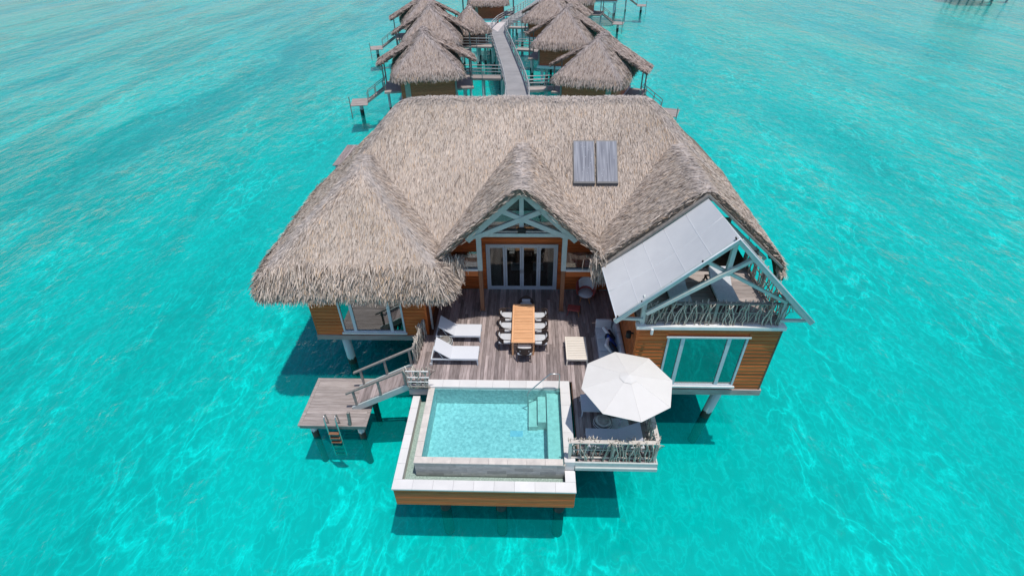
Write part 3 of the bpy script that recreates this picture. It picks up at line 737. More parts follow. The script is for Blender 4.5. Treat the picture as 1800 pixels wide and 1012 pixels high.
piece('step', 'bench', pool, .40, .735, 12.05, 13.26, -.858, -.42)
piece('step', 'bench', pool, .06, .395, 12.0, 13.26, -.857, -.63)
MB().add([(-3.549, 10.221, -.02), (1.249, 10.221, -.02), (1.249, 13.263, -.02), (-3.549, 13.263, -.02)], [(0, 1, 2, 3)]).build('pool_water', 'pool_water', pool)
piece('glass_edge', 'edge_glass', pool, 1.226, 1.244, 9.98, 13.25, -.018, .10)
MB().tube([(1.2, 13.2, .03), (1.2, 13.2, .88), (1.16, 13.2, .92), (.86, 13.2, .92), (.80, 13.19, .88), (.06, 12.95, .2), (.02, 12.94, .12), (.02, 12.94, -.6)], .022, 8).build('handrail', 'steel', pool, True)
for q in ((-2.9, 9.85, -1.3), (-.9, 9.85, -1.3), (1.15, 9.85, -1.3), (-2.9, 12.5, -1.3), (1.1, 12.5, -1.3)): pile(*q, r=.2, par=pool).data.materials[0] = M['shaded_pile']

# ------------------------------------------------------------------ twig railings
twig_meshes = []
for s in range(10):
    rr = random.Random(100+s); pts = []; x = y = 0; h = 1.0
    for i in range(7):
        pts.append((x, y, h*i/6)); x += rr.uniform(-.035, .035)+(.02 if s % 3 == 0 else -.008); y += rr.uniform(-.02, .02)
    mb = MB().tube(pts, [.017*rr.uniform(.8, 1.25)*(1-.06*i) for i in range(7)], 5)
    if s % 2 == 0:
        b = Vector(pts[4]); mb.tube([b, b+Vector((rr.uniform(-.12, .12), .02, .17)), b+Vector((rr.uniform(-.14, .14), 0, .3))], [.011, .009, .006], 4)
    me = mb.mesh('twig', True); me.materials.append(M['twig']); twig_meshes.append(me)
def twig_rail(th, a, b, zb, h, n, seed, over=.08, cap='grey_wood', posts=2, capw=.12):
    """twigs nailed between a bottom and a top rail from a to b (xy)"""
    rr = random.Random(seed); a, b = Vector(a), Vector(b); d = (b-a); L = d.length; d.normalize(); ang = math.atan2(d.y, d.x)
    A = lambda t, z: (a.x+d.x*t, a.y+d.y*t, z)
    MB().beam(A(0, zb+h), A(L, zb+h), capw, .04).build('top_rail', cap, th)
    MB().beam(A(0, zb+.08), A(L, zb+.08), .05, .05).build('bottom_rail', cap, th)
    MB().beam(A(0, zb+h*.55), A(L, zb+h*.55), .03, .03).build('middle_rail', cap, th)
    for i in range(posts):
        q = A(L*i/(posts-1), 0); piece('rail_post', cap, th, q[0]-.05, q[0]+.05, q[1]-.05, q[1]+.05, zb+.003, zb+h-.022)
    for i in range(n):
        o = link('twig', rr.choice(twig_meshes), th)
        t = L*(i+.5+rr.uniform(-.4, .4))/n; q = A(t, zb+.01)
        sd = rr.choice((-1, 1))*(capw/2+.012) if rr.random() < .9 else 0
        o.location = (q[0]-d.y*sd, q[1]+d.x*sd, q[2]); o.rotation_euler = (rr.uniform(-.06, .06), rr.uniform(-.13, .13), ang+rr.choice((0, math.pi)))
        s = (h+over*rr.uniform(.2, 2.0)); o.scale = (1.5, 1.5, s)
t1 = thing('twig_railing', 'twig railing round the upper terrace under the awning', 'railing')
twig_rail(t1, (4.1, 13.60), (8.7, 13.60), TZ, .92, 62, 1, posts=3)
twig_rail(t1, (8.72, 13.66), (8.72, 17.4), TZ, .92, 44, 2, posts=3)
t2 = thing('twig_railing', 'low twig railing around the sunny deck corner beside the pool and parasol', 'railing')
twig_rail(t2, (1.42, 10.24), (4.22, 10.24), 0, .92, 56, 3, cap='rim', posts=3, capw=.14)
twig_rail(t2, (4.24, 10.3), (4.24, 13.35), 0, .92, 48, 4, cap='rim', posts=3, capw=.14)
t3 = thing('twig_railing', 'short twig railing at the top of the stairs beside the left wing', 'railing')
twig_rail(t3, (-4.52, 14.55), (-4.40, 16.2), 0, .9, 26, 5, posts=2, capw=.09)
t4 = thing('twig_screen', 'upright twig lattice screen between the stairs and the pool', 'screen')
rr = random.Random(11)
for i in range(13):
    o = link('twig', twig_meshes[i % 10], t4); o.location = (-4.52+i*.064, 13.24+rr.uniform(-.02, .02), 0); o.rotation_euler = (rr.uniform(-.05, .05), rr.uniform(-.06, .06), rr.uniform(-.4, .4)); o.scale = (1.7, 1.7, 1.0+rr.uniform(0, .15))
for z in (.12, .38, .62, .95):
    MB().tube([(-4.56, 13.22, z), (-4.1, 13.20, z+.02), (-3.70, 13.22, z)], .022, 6).build('cross_rail', 'white_paint' if z > .3 else 'twig', t4)
piece('base_slab', 'concrete', t4, -4.56, -3.80, 13.22, 13.5, -.35, -.034)

# ------------------------------------------------------------------ awning
aw = thing('shade_awning', 'grey fabric shade awning stretched over the upper terrace', 'awning', (0, 0, 0))
P_rb, P_lb, P_lf, P_pk, P_tip = map(Vector, ((DX, 16.5, 6.42), (2.88, 16.5, 3.42), (3.02, 13.3, 3.50), (6.33, 13.3, 6.74), (9.50, 13.3, 3.49)))
def aw_pt(u, v):   # u along slope (0 ridge..1 eave), v back..front
    a = P_rb.lerp(P_pk, v); b = P_lb.lerp(P_lf, v); q = a.lerp(b, u)
    return q+Vector((.5, 0, -1)).normalized()*(.13*math.sin(math.pi*u)*math.sin(math.pi*v)+.06*math.sin(math.pi*u))
for i in range(5):
    for j in range(2):
        mb = MB(); G = 7
        for a in range(G+1):
            for b in range(G+1): mb.v.append(tuple(aw_pt((i+.004+.992*a/G)/5, (j+.003+.994*b/G)/2)))
        for a in range(G):
            for b in range(G): mb.f.append((a*(G+1)+b, a*(G+1)+b+1, (a+1)*(G+1)+b+1, (a+1)*(G+1)+b))
        o = mb.build('fabric_panel', 'awning', aw)
        md = o.modifiers.new('thick', 'SOLIDIFY'); md.thickness = .006
up_ = Vector((-.7, 0, .72))*.008
def seam(pts): MB().tube([q+up_*.3 for q in pts], .011, 5).build('seam', 'seam', aw, True)
for i in range(1, 5): seam([aw_pt(i/5, v/8) for v in range(9)])
seam([aw_pt(u/12, .5) for u in range(13)])
MB().add([P_rb, P_pk, P_tip, P_rb+Vector((0, 0, -.012)), P_pk+Vector((0, 0, -.012)), P_tip+Vector((0, 0, -.012))], [(0, 1, 2), (5, 4, 3), (0, 3, 4, 1), (1, 4, 5, 2), (2, 5, 3, 0)]).build('triangle_sail', 'awning', aw)
def fr(nm, a, b, r=.055): MB().beam(a, b, r*2, r*2, (0, 1, 0)).build(nm, 'paint', aw)
fr('rafter', P_lf+Vector((-.05, .02, -.1)), P_pk+Vector((0, .02, -.09)), .065)
fr('rafter', P_pk+Vector((0, .028, -.09)), P_tip+Vector((.06, .028, -.1)), .065)
fr('rafter', P_pk+Vector((.16, .12, -.13)), P_tip+Vector((.12, .12, -.08)), .035)
fr('ridge_pole', P_rb+Vector((0, 0, -.12)), P_pk+Vector((0, .08, -.14)), .05)
MB().tube([P_lf+Vector((-.08, -.04, -.02)), P_pk+Vector((0, -.04, .0)), P_tip+Vector((.1, -.04, .0))], .03, 8).build('tension_pole', 'alu', aw, True)
MB().tube([P_lb, P_lf], .02, 6).build('edge_cable', 'alu', aw)
fr('king_post', (6.36, 13.5, 5.25), (6.36, 13.5, 6.55), .07)
fr('brace', (4.0, 13.38, 3.72), (7.05, 13.38, 5.98), .06)
fr('brace', (5.6, 13.55, 5.75), (8.62, 13.55, 4.1), .05)
fr('column', (3.97, 13.6, TZ+.02), (3.95, 13.6, 4.3), .075)
fr('column', (8.66, 13.6, TZ+.02), (8.62, 13.6, 4.3), .075)
fr('outrigger', (8.6, 13.5, 3.36), (9.45, 13.45, 3.40), .045)
fr('outrigger', (3.15, 13.5, 3.40), (3.95, 13.5, 3.36), .045)
fr('outrigger', (8.75, 13.5, 4.05), (9.3, 13.42, 3.55), .045)
for u in (.02, .27, .52, .77, .985):
    q = aw_pt(u, .985)+Vector((-.02, 0, .04)); MB().tube([q+Vector((0, -.05, 0)), q+Vector((0, .03, .02))], .03, 6).build('grommet', 'black', aw)

# ------------------------------------------------------------------ stairs and swim platform
st = thing('timber_staircase', 'timber stairs with grey handrails leading down to the swim platform', 'stairs')
n = 11
for i in range(n):
    t = (i+.5)/n; x = -4.62-2.35*t; z = -.02-1.34*t
    o = piece('tread', 'deck', st, x-.115, x+.115, 13.42, 14.42, z-.05, z); o.rotation_euler = (0, -math.atan2(1.34, 2.35)*.75, 0)
for y in (13.36, 14.48):
    MB().beam((-4.6, y, -.06), (-7.0, y, -1.42), .07, .26).build('stringer', 'paint', st)
    MB().beam((-4.5, y, .93), (-7.15, y, -.52), .10, .06).build('handrail', 'grey_wood', st)
    for t in (.03, .48, .93):
        x = -4.6-2.4*t; z = -.04-1.36*t; MB().beam((x, y, z), (x-.02, y, z+.90), .09, .06).build('baluster', 'grey_wood', st)
pf = thing('swim_platform', 'square weathered swim platform at the foot of the villa stairs', 'platform')
pz = -1.40; k = 0; y = 12.62
while y < 14.84:
    piece('plank', 'deck_x', pf, -8.86, -6.42, y+.004, min(y+.155, 14.84)-.004, pz-.035, pz-.002*random.random()); y += .155
for a in ((-9.0, -6.28, 12.48, 12.616), (-9.0, -6.28, 14.844, 14.98), (-9.0, -8.865, 12.618, 14.842), (-6.415, -6.28, 12.618, 14.842)):
    piece('border_plank', 'deck_x', pf, *a, pz-.04, pz+.002)
piece('frame_beam', 'grey_wood', pf, -8.95, -6.33, 12.50, 12.60, pz-.2, pz-.042); piece('frame_beam', 'grey_wood', pf, -8.95, -6.33, 14.86, 14.95, pz-.2, pz-.042)
for q in ((-6.65, 12.75), (-8.6, 14.6), (-6.7, 14.7), (-8.6, 12.8)): pile(q[0], q[1], pz-.05, r=.13, par=pf)
MB().beam((-6.92, 12.55, pz), (-6.86, 12.55, pz+.75), .1, .1).build('mooring_post', 'grey_wood', pf)
for q in (-7.8, -7.36): MB().tube([(q, 12.62, pz), (q, 12.58, pz+.55), (q, 12.5, pz+.62), (q, 12.40, pz+.5), (q, 12.36, -3.1)], .03, 8).build('ladder_rail', 'steel', pf, True)
for i in range(6): piece('ladder_rung', 'post_wood', pf, -7.78, -7.38, 12.30, 12.42, -1.72-.26*i, -1.69-.26*i)
sp = thing('side_platform', 'plain wooden landing showing behind the left slope of the thatched roof', 'platform')
for i in range(10): piece('plank', 'deck', sp, -15.2+i*.14, -15.2+i*.14+.133, 36.9, 41, -1.36, -1.3)
for q in ((-15, 37.2), (-15, 40.6), (-14, 37.2), (-14, 40.6)): pile(q[0], q[1], -1.36, r=.12, par=sp)

# ------------------------------------------------------------------ furniture
def lounger(label, loc, rz, mt='fabric_white', fm='alu', ang=38, cushion=False):
    """head end at -x, foot at +x; origin on the floor under the middle"""
    t = thing('sun_lounger', label, 'sun lounger', loc, rz, 'sun loungers')
    W, L, H = .76, 1.9, .34
    f_ = MB(); f_.box(-L/2, L/2, -W/2, -W/2+.05, H-.06, H-.01); f_.box(-L/2, L/2, W/2-.05, W/2, H-.06, H-.01)
    f_.box(-L/2, -L/2+.05, -W/2+.051, W/2-.051, H-.06, H-.01); f_.box(L/2-.05, L/2, -W/2+.051, W/2-.051, H-.06, H-.01)
    f_.build('frame', fm, t)
    for sx in (-1, 1):
        for sy in (-1, 1): MB().beam((sx*(L/2-.04), sy*(W/2-.03), H-.06), (sx*(L/2-.02), sy*(W/2-.02), 0), .045, .045).build('leg', fm, t)
    hx = -.16; T = .10 if cushion else .035
    s_ = xf(rbox(L/2-hx-.01, W-.02, T, .012), Matrix.Translation(((L/2+hx)/2, 0, H-.008)))
    s_.build('seat', mt, t)
    BL = .80
    b_ = rbox(BL, W-.02, T, .012); xf(b_, Matrix.Translation((hx, 0, H-.006)) @ Matrix.Rotation(R(ang), 4, 'Y') @ Matrix.Translation((-BL/2, 0, 0)))
    b_.build('backrest', mt, t)
    ca, sa = math.cos(R(ang)), math.sin(R(ang))
    for sy in (-1, 1): MB().beam((hx-.62*ca, sy*.3, H+.62*sa-.02), (hx-.30, sy*.3, H-.05), .025, .025).build('back_strut', fm, t)
    for sy in (-1, 1): MB().tube([(-L/2-.01, sy*(W/2+.01), .06), (-L/2-.01, sy*(W/2-.04), .06)], .06, 10).build('wheel', 'white_paint', t)
    return t
lounger('white sling lounger half shaded by the thatch eave, further from the pool', (-2.93, 16.2, 0), 0)
lounger('white sling lounger in full sun, nearest the pool and stairs', (-2.92, 14.85, 0), 0)
lounger('grey lounger mostly hidden under the parasol beside the sofa end', (2.9, 12.36, 0), math.pi, 'fabric_cool', ang=30)
lounger('grey lounger along the twig railing in front of the wicker pouf', (2.97, 10.84, 0), math.pi, 'fabric_cool', ang=28)
lounger('cushioned lounger on the upper terrace seen clear through the awning frame', (7.12, 15.15, TZ), R(-90), 'fabric_grey', 'chair', 30, True)
lounger('cushioned lounger on the upper terrace partly hidden by the awning edge', (5.45, 15.15, TZ), R(-90), 'fabric_grey', 'chair', 30, True)
def pouf(label, loc, mt):
    t = thing('wicker_pouf', label, 'pouf', loc, 0, 'wicker poufs')
    prof = [(.14, 0), (.27, .05), (.33, .18), (.325, .28), (.27, .37), (.20, .395)]
    MB().lathe(prof, n=20).build('body', mt, t, True)
    for i in range(7):
        z = .07+i*.045; r = np.interp(z, [q[1] for q in prof], [q[0] for q in prof])+.006
        MB().tube([(r*math.cos(a), r*math.sin(a), z+.02*math.sin(a*2)) for a in np.linspace(0, 2*math.pi, 21)], .012, 5).build('woven_band', 'fabric_grey' if i % 2 else 'chair', t, True)
    MB().lathe([(.20, .394), (.20, .41), (.02, .415)], n=20).build('top', 'grey_wood', t, True)
pouf('round wicker pouf squeezed between the two white loungers', (-3.45, 15.55, 0), 'wicker')
pouf('round striped wicker pouf under the parasol edge', (2.66, 11.55, 0), 'wicker')
# dining table
dt = thing('dining_table', 'long orange teak dining table in the middle of the deck', 'table', (-.18, 16.27, 0))
W, L, H = .94, 2.44, .75
for i in range(24):
    y = -L/2+.075+i*(L-.15)/24; piece('slat', 'teak', dt, -W/2+.09, W/2-.09, y+.009, y+(L-.15)/24-.009, H-.028, H)
for sx in (-1, 1): piece('side_rail', 'teak', dt, min(sx*W/2, sx*(W/2-.085)), max(sx*W/2, sx*(W/2-.085)), -L/2, L/2, H-.04, H+.001)
for sy in (-1, 1): piece('end_rail', 'teak', dt, -W/2+.087, W/2-.087, min(sy*L/2, sy*(L/2-.07)), max(sy*L/2, sy*(L/2-.07)), H-.04, H+.001)
for sx in (-1, 1):
    for sy in (-1, 1): piece('leg', 'teak', dt, sx*.42-.035, sx*.42+.035, sy*1.14-.035, sy*1.14+.035, 0, H-.042)
def make_chair():
    t = thing('dining_chair', '', 'chair')
    xf(rbox(.54, .56, .10, .035), Matrix.Translation((.02, 0, .39))).build('seat_cushion', 'fabric_grey', t, True)
    # curved woven back (chair faces +x)
    mb = MB(); nseg = 12
    for i in range(nseg+1):
        a = R(-80)+R(160)*i/nseg; x = .02-.30*math.cos(a); y = .31*math.sin(a); h = .80-.13*abs(math.sin(a))**2
        x2, y2 = .02-.33*math.cos(a), .34*math.sin(a)
        mb.v += [(x, y, .48), (x, y, h), (x2, y2, h+.01), (x2, y2, .46)]
    for i in range(nseg):
        for k_ in range(4): mb.f.append((i*4+k_, i*4+(k_+1) % 4, (i+1)*4+(k_+1) % 4, (i+1)*4+k_))
    mb.f += [(0, 1, 2, 3), (nseg*4+3, nseg*4+2, nseg*4+1, nseg*4)]
    mb.build('backrest', 'chair', t)
    xf(rbox(.06, .38, .17, .025), Matrix.Translation((-.215, 0, .49)) @ Matrix.Rotation(R(-10), 4, 'Y')).build('back_cushion', 'fabric_grey', t, True)
    for s in (-1, 1):
        MB().tube([(-.05, s*.32, .67), (.12, s*.32, .66), (.25, s*.29, .62), (.26, s*.27, .36)], .015, 6).build('armrest', 'chair', t, True)
        for sx in (-1, 1): MB().tube([(sx*.22, s*.24, .40), (sx*.26, s*.27, 0)], [.022, .016], 6).build('leg', 'chair', t)
    MB().box(-.25, .25, -.25, .25, .355, .388).build('seat_frame', 'chair', t)
    return t
spots = [(-.93, 16.98, 0, 'dining chair on the lounger side of the teak table, nearest the glass doors'),
         (-.93, 16.30, 0, 'middle dining chair on the lounger side of the teak table'),
         (-.94, 15.60, 0, 'dining chair on the lounger side of the teak table, nearest the pool'),
         (.55, 16.98, 180, 'dining chair on the sofa side of the teak table, nearest the glass doors'),
         (.55, 16.28, 180, 'middle dining chair on the sofa side of the teak table'),
         (.55, 15.56, 180, 'dining chair on the sofa side of the teak table, nearest the pool'),
         (-.12, 14.93, 90, 'dining chair at the pool end of the teak table'),
         (-.08, 17.72, -90, 'dining chair at the shaded door end of the teak table')]
ch0 = make_chair()
for i, (x, y, a, lb) in enumerate(spots):
    o = ch0 if i == 0 else copy_tree(ch0)
    o.location = (x, y, 0); o.rotation_euler = (0, 0, R(a)); tag(o, lb, 'chair', 'chairs round the dining table')
# low slatted table
lt = thing('slatted_low_table', 'cream slatted low table in front of the sofa', 'table', (1.98, 15.19, 0))
for i in range(12):
    y = -.60+i*.1; piece('slat', 'cream', lt, -.36, .36, y+.008, y+.092, .32, .345)
for a in ((-.425, -.365, -.66, .66), (.365, .425, -.66, .66)): piece('side_rail', 'cream', lt, *a, .27, .35)
for a in ((-.362, .362, -.66, -.60), (-.362, .362, .60, .66)): piece('end_rail', 'cream', lt, *a, .27, .349)
piece('under_tray', 'cream', lt, -.36, .36, -.598, .598, .285, .305)
for sx in (-1, 1):
    for sy in (-1, 1): MB().beam((sx*.39, sy*.63, .27), (sx*.41, sy*.65, 0), .05, .05).build('leg', 'cream', lt)
# sofa
sf = thing('corner_sofa', 'pale grey outdoor sofa against the right wing wall', 'sofa', (3.33, 15.35, 0))
piece('base', 'fabric_cool', sf, -.45, .47, -1.1, 1.1, .05, .24)
for i in range(3):
    xf(rbox(.70, .70, .18, .04), Matrix.Translation((-.11, -.735+i*.72, .24))).build('seat_cushion', 'fabric_grey', sf, True)
    xf(rbox(.20, .70, .42, .05), Matrix.Translation((.33, -.735+i*.72, .38)) @ Matrix.Rotation(R(10), 4, 'Y')).build('back_cushion', 'fabric_grey', sf, True)
xf(rbox(.66, .16, .40, .05), Matrix.Translation((-.12, 1.05, .40)) @ Matrix.Rotation(R(-10), 4, 'X')).build('end_cushion', 'fabric_grey', sf, True)
piece('back_panel', 'fabric_cool', sf, .44, .49, -1.1, 1.1, .06, .70); piece('end_panel', 'fabric_cool', sf, -.45, .435, 1.13, 1.18, .06, .66)
for i, (x, y, z, mt, a, lb) in enumerate(((3.30, 15.72, .46, 'white_paint', 20, 'white cushion on the sofa, furthest from the parasol'),
        (3.36, 15.50, .44, 'navy', -25, 'navy cushion on the sofa between the white and blue ones'), (3.38, 15.26, .44, 'blue', 15, 'bright blue cushion on the grey sofa'),
        (3.28, 15.02, .45, 'white_paint', -20, 'white cushion on the sofa, nearest the parasol'), (3.42, 14.85, .44, 'navy', 12, 'dark cushion on the sofa peeping past the parasol'))):
    mb = rbox(.48, .48, .14, .06, 3); me = xf(mb, Matrix.Rotation(R(a), 4, 'Z') @ Matrix.Rotation(R(52), 4, 'Y')).mesh('cushion', True)
    me.materials.append(M['fabric_white' if mt == 'white_paint' else mt]); o = link('cushion', me); o.location = (x-.06, y, z+.2); tag(o, lb, 'cushion', 'cushions on the sofa')
# egg armchair and footstool
ac = thing('shell_armchair', 'red shell armchair with grey seat pad in the porch shade', 'armchair', (2.66, 18.75, 0), R(-100))
mb = MB(); nu, nv = 16, 7
def shell(off):
    vs = []
    for j in range(nv+1):
        t = j/nv
        for i in range(nu+1):
            a = R(-125)+R(250)*i/nu
            h = .34+t*(.26+.48*max(0, math.cos(a*.72)))
            r = (.27+.20*math.sin(min(1, t*1.25)*math.pi/2))-off
            vs.append((-r*math.cos(a)*(1.0+.12*t), r*math.sin(a)*1.0, h+off*.3))
    return vs
mb.v = shell(0)+shell(.045); N_ = (nu+1)*(nv+1)
for j in range(nv):
    for i in range(nu):
        a = j*(nu+1)+i; mb.f.append((a, a+1, a+nu+2, a+nu+1)); mb.f.append((N_+a+nu+1, N_+a+nu+2, N_+a+1, N_+a))
for i in range(nu):
    a = nv*(nu+1)+i; mb.f.append((a, a+1, N_+a+1, N_+a)); mb.f.append((i+1, i, N_+i, N_+i+1))
for j in range(nv):
    a = j*(nu+1); mb.f.append((a, a+nu+1, N_+a+nu+1, N_+a)); b = a+nu; mb.f.append((b+nu+1, b, N_+b, N_+b+nu+1))
mb.build('shell', 'red', ac, True)
MB().lathe([(.02, .32), (.30, .34), (.34, .37), (.30, .40)], n=20).build('seat_rim', 'red', ac, True)
MB().lathe([(.33, .39), (.37, .43), (.34, .48), (.02, .50)], (.02, 0, 0), n=20).build('seat_pad', 'fabric_grey', ac, True)
mb = MB(); 
for j in range(6):
    for i in range(11):
        a = R(-62)+R(124)*i/10; t = j/5; r = .385+.045*t
        mb.v.append((-r*math.cos(a)*(1+.1*t), r*math.sin(a), .48+t*(.22+.36*max(0, math.cos(a*.8)))))
for j in range(5):
    for i in range(10): a = j*11+i; mb.f.append((a, a+11, a+12, a+1))
o = mb.build('back_pad', 'fabric_grey', ac, True); md = o.modifiers.new('thick', 'SOLIDIFY'); md.thickness = .05
for a in (45, 135, 225, 315): MB().tube([(.2*math.cos(R(a)), .2*math.sin(R(a)), .34), (.33*math.cos(R(a)), .33*math.sin(R(a)), 0)], [.028, .016], 7).build('leg', 'orange_leg', ac)
fs = thing('footstool', 'small faded red footstool beside the porch post', 'footstool', (2.06, 17.75, 0), R(-12))
xf(rbox(.56, .40, .07, .03), Matrix.Translation((0, 0, .30))).build('seat', 'red', fs, True)
for sx in (-1, 1):
    for sy in (-1, 1): MB().tube([(sx*.2, sy*.13, .30), (sx*.27, sy*.18, 0)], [.022, .014], 6).build('leg', 'orange_leg' if sx > 0 else 'red', fs)
# parasol
ub = thing('parasol', 'large white octagonal parasol shading the deck corner', 'parasol', (3.28, 11.58, 0), R(7.5))
can = MB(); ra, zc, ze = 1.53, 2.62, 2.18
ring = lambda r, z, s=0: [(r*math.cos(R(45*k+s)), r*math.sin(R(45*k+s)), z) for k in range(8)]
can.v = ring(ra, ze)+ring(.22, zc-.07)+ring(ra, ze-.012)+ring(.22, zc-.082)
for k in range(8):
    k2 = (k+1) % 8; can.f += [(k, k2, 8+k2, 8+k), (24+k, 24+k2, 16+k2, 16+k), (16+k, 16+k2, k2, k)]
can.f += [tuple(8+k for k in range(8)), tuple(24+k for k in range(8))[::-1]]
can.build('canopy', 'canvas', ub)
cap_ = MB(); cap_.v = ring(.30, zc-.075)+[(0, 0, zc+.03)]
for k in range(8): cap_.f.append((k, (k+1) % 8, 8))
cap_.f.append(tuple(range(8))[::-1]); cap_.build('vent_cap', 'canvas', ub)
for k in range(8):
    a = R(45*k); MB().tube([(.1*math.cos(a), .1*math.sin(a), zc-.10), ((ra-.02)*math.cos(a), (ra-.02)*math.sin(a), ze-.03)], .014, 5).build('rib', 'alu', ub)
    MB().tube([(.2*math.cos(a), .2*math.sin(a), zc-.066), ((ra)*math.cos(a), (ra)*math.sin(a), ze+.003)], .006, 4).build('canopy_seam', 'canvas', ub)
MB().tube([(0, 0, .06), (0, 0, zc)], .03, 10).build('pole', 'alu', ub, True)
piece('base_plate', 'fabric_grey', ub, -.33, .33, -.33, .33, .003, .07)
MB().tube([(0, 0, .07), (0, 0, .35)], .05, 10).build('base_sleeve', 'alu', ub)

# ------------------------------------------------------------------ walkway
wk = struct(bpy.data.objects.new('walkway', None)); COL.objects.link(wk)
def path_strip(nm, pts, wd, zt, th, mt, par, rails=True, side_gaps=()):
    pts = [Vector(q) for q in pts]; Lf, Rt = [], []
    for i, q in enumerate(pts):
        d = (pts[min(i+1, len(pts)-1)]-pts[max(i-1, 0)]).normalized(); nrm = Vector((-d.y, d.x)); Lf.append(q+nrm*wd/2); Rt.append(q-nrm*wd/2)
    for i in range(len(pts)-1):
        a, b, c, d = Lf[i], Rt[i], Rt[i+1], Lf[i+1]
        MB().add([(q.x, q.y, zt-th) for q in (a, b, c, d)]+[(q.x, q.y, zt) for q in (a, b, c, d)], [(3,2,1,0),(4,5,6,7),(0,1,5,4),(1,2,6,5),(2,3,7,6),(3,0,4,7)]).build('slab', mt, par)
    if rails:
        for sgn, side in ((1, Lf), (-1, Rt)):
            for z in (.38, .70, 1.0): MB().tube([(q.x, q.y, zt+z) for q in side], .035 if z < 1 else .05, 5).build('rail', 'rail_metal', par)
            for i in range(len(side)-1):
                ln = (side[i+1]-side[i]).length; m_ = max(1, int(ln/1.5))
                for j in range(m_):
                    q = side[i].lerp(side[i+1], j/m_); piece('rail_post', 'rail_metal', par, q.x-.04, q.x+.04, q.y-.04, q.y+.04, zt+.003, zt+1.0)
    for i in range(0, len(pts)):
        for sd in (Lf, Rt):
            q = sd[i].lerp(pts[i], .25); MB().tube([(q.x, q.y, zt-th), (q.x, q.y, BED)], .12, 6).build('pile', 'pile', par)
path_strip('walkway', [(-1.1, 30), (-1.05, 40), (-1.1, 50), (-1.45, 54), (-1.9, 58), (-2.4, 62), (-2.9, 66), (-3.4, 70), (-3.95, 74), (-4.5, 78.5)], 2.15, 0, .25, 'concrete', wk)
path_strip('walkway', [(-4.5, 78.6), (-4.35, 82), (-3.8, 85.5), (-2.7, 89.5), (-1.5, 93), (-.1, 98), (1.4, 104), (3.0, 112)], 2.05, .0, .25, 'concrete', wk)
path_strip('walkway', [(-4.9, 78.5), (-5.9, 82), (-7.2, 86.0)], 1.9, -.004, .25, 'concrete', wk, False)
MB().add([(-4.5, 79.5, -.2), (-3.7, 86.3, -.2), (-7.4, 86.4, -.2), (-4.5, 79.5, .004), (-3.7, 86.3, .004), (-7.4, 86.4, .004)], [(2, 1, 0), (3, 4, 5), (0, 1, 4, 3), (1, 2, 5, 4), (2, 0, 3, 5)]).build('landing_slab', 'pale_conc', wk)
MB().box(-5.0, -4.7, 85.8, 86.1, 0.006, .9).build('bollard', 'post_wood', wk)
def bridge(label, a, b, wd=1.3):
    t = thing('footbridge', label, 'bridge', (0, 0, 0), 0, 'footbridges to the bungalows')
    path_strip('b', [Vector(a), Vector(a).lerp(Vector(b), .5), Vector(b)], wd, -.02, .18, 'deck_x', t)
bridge('footbridge from the walkway to the nearest bungalow on the left', (-2.85, 56.3), (-6.9, 56.6))
bridge('footbridge from the walkway to the second bungalow on the left', (-4.7, 70.8), (-8.6, 71.2))
bridge('footbridge from the walkway to the nearest bungalow on the right', (-.15, 52.2), (3.4, 52.6))
bridge('footbridge from the walkway to the second bungalow on the right', (-1.6, 69.2), (2.2, 68.2))
bridge('footbridge from the walkway to the third bungalow on the right', (-3.0, 83), (.8, 82.4))

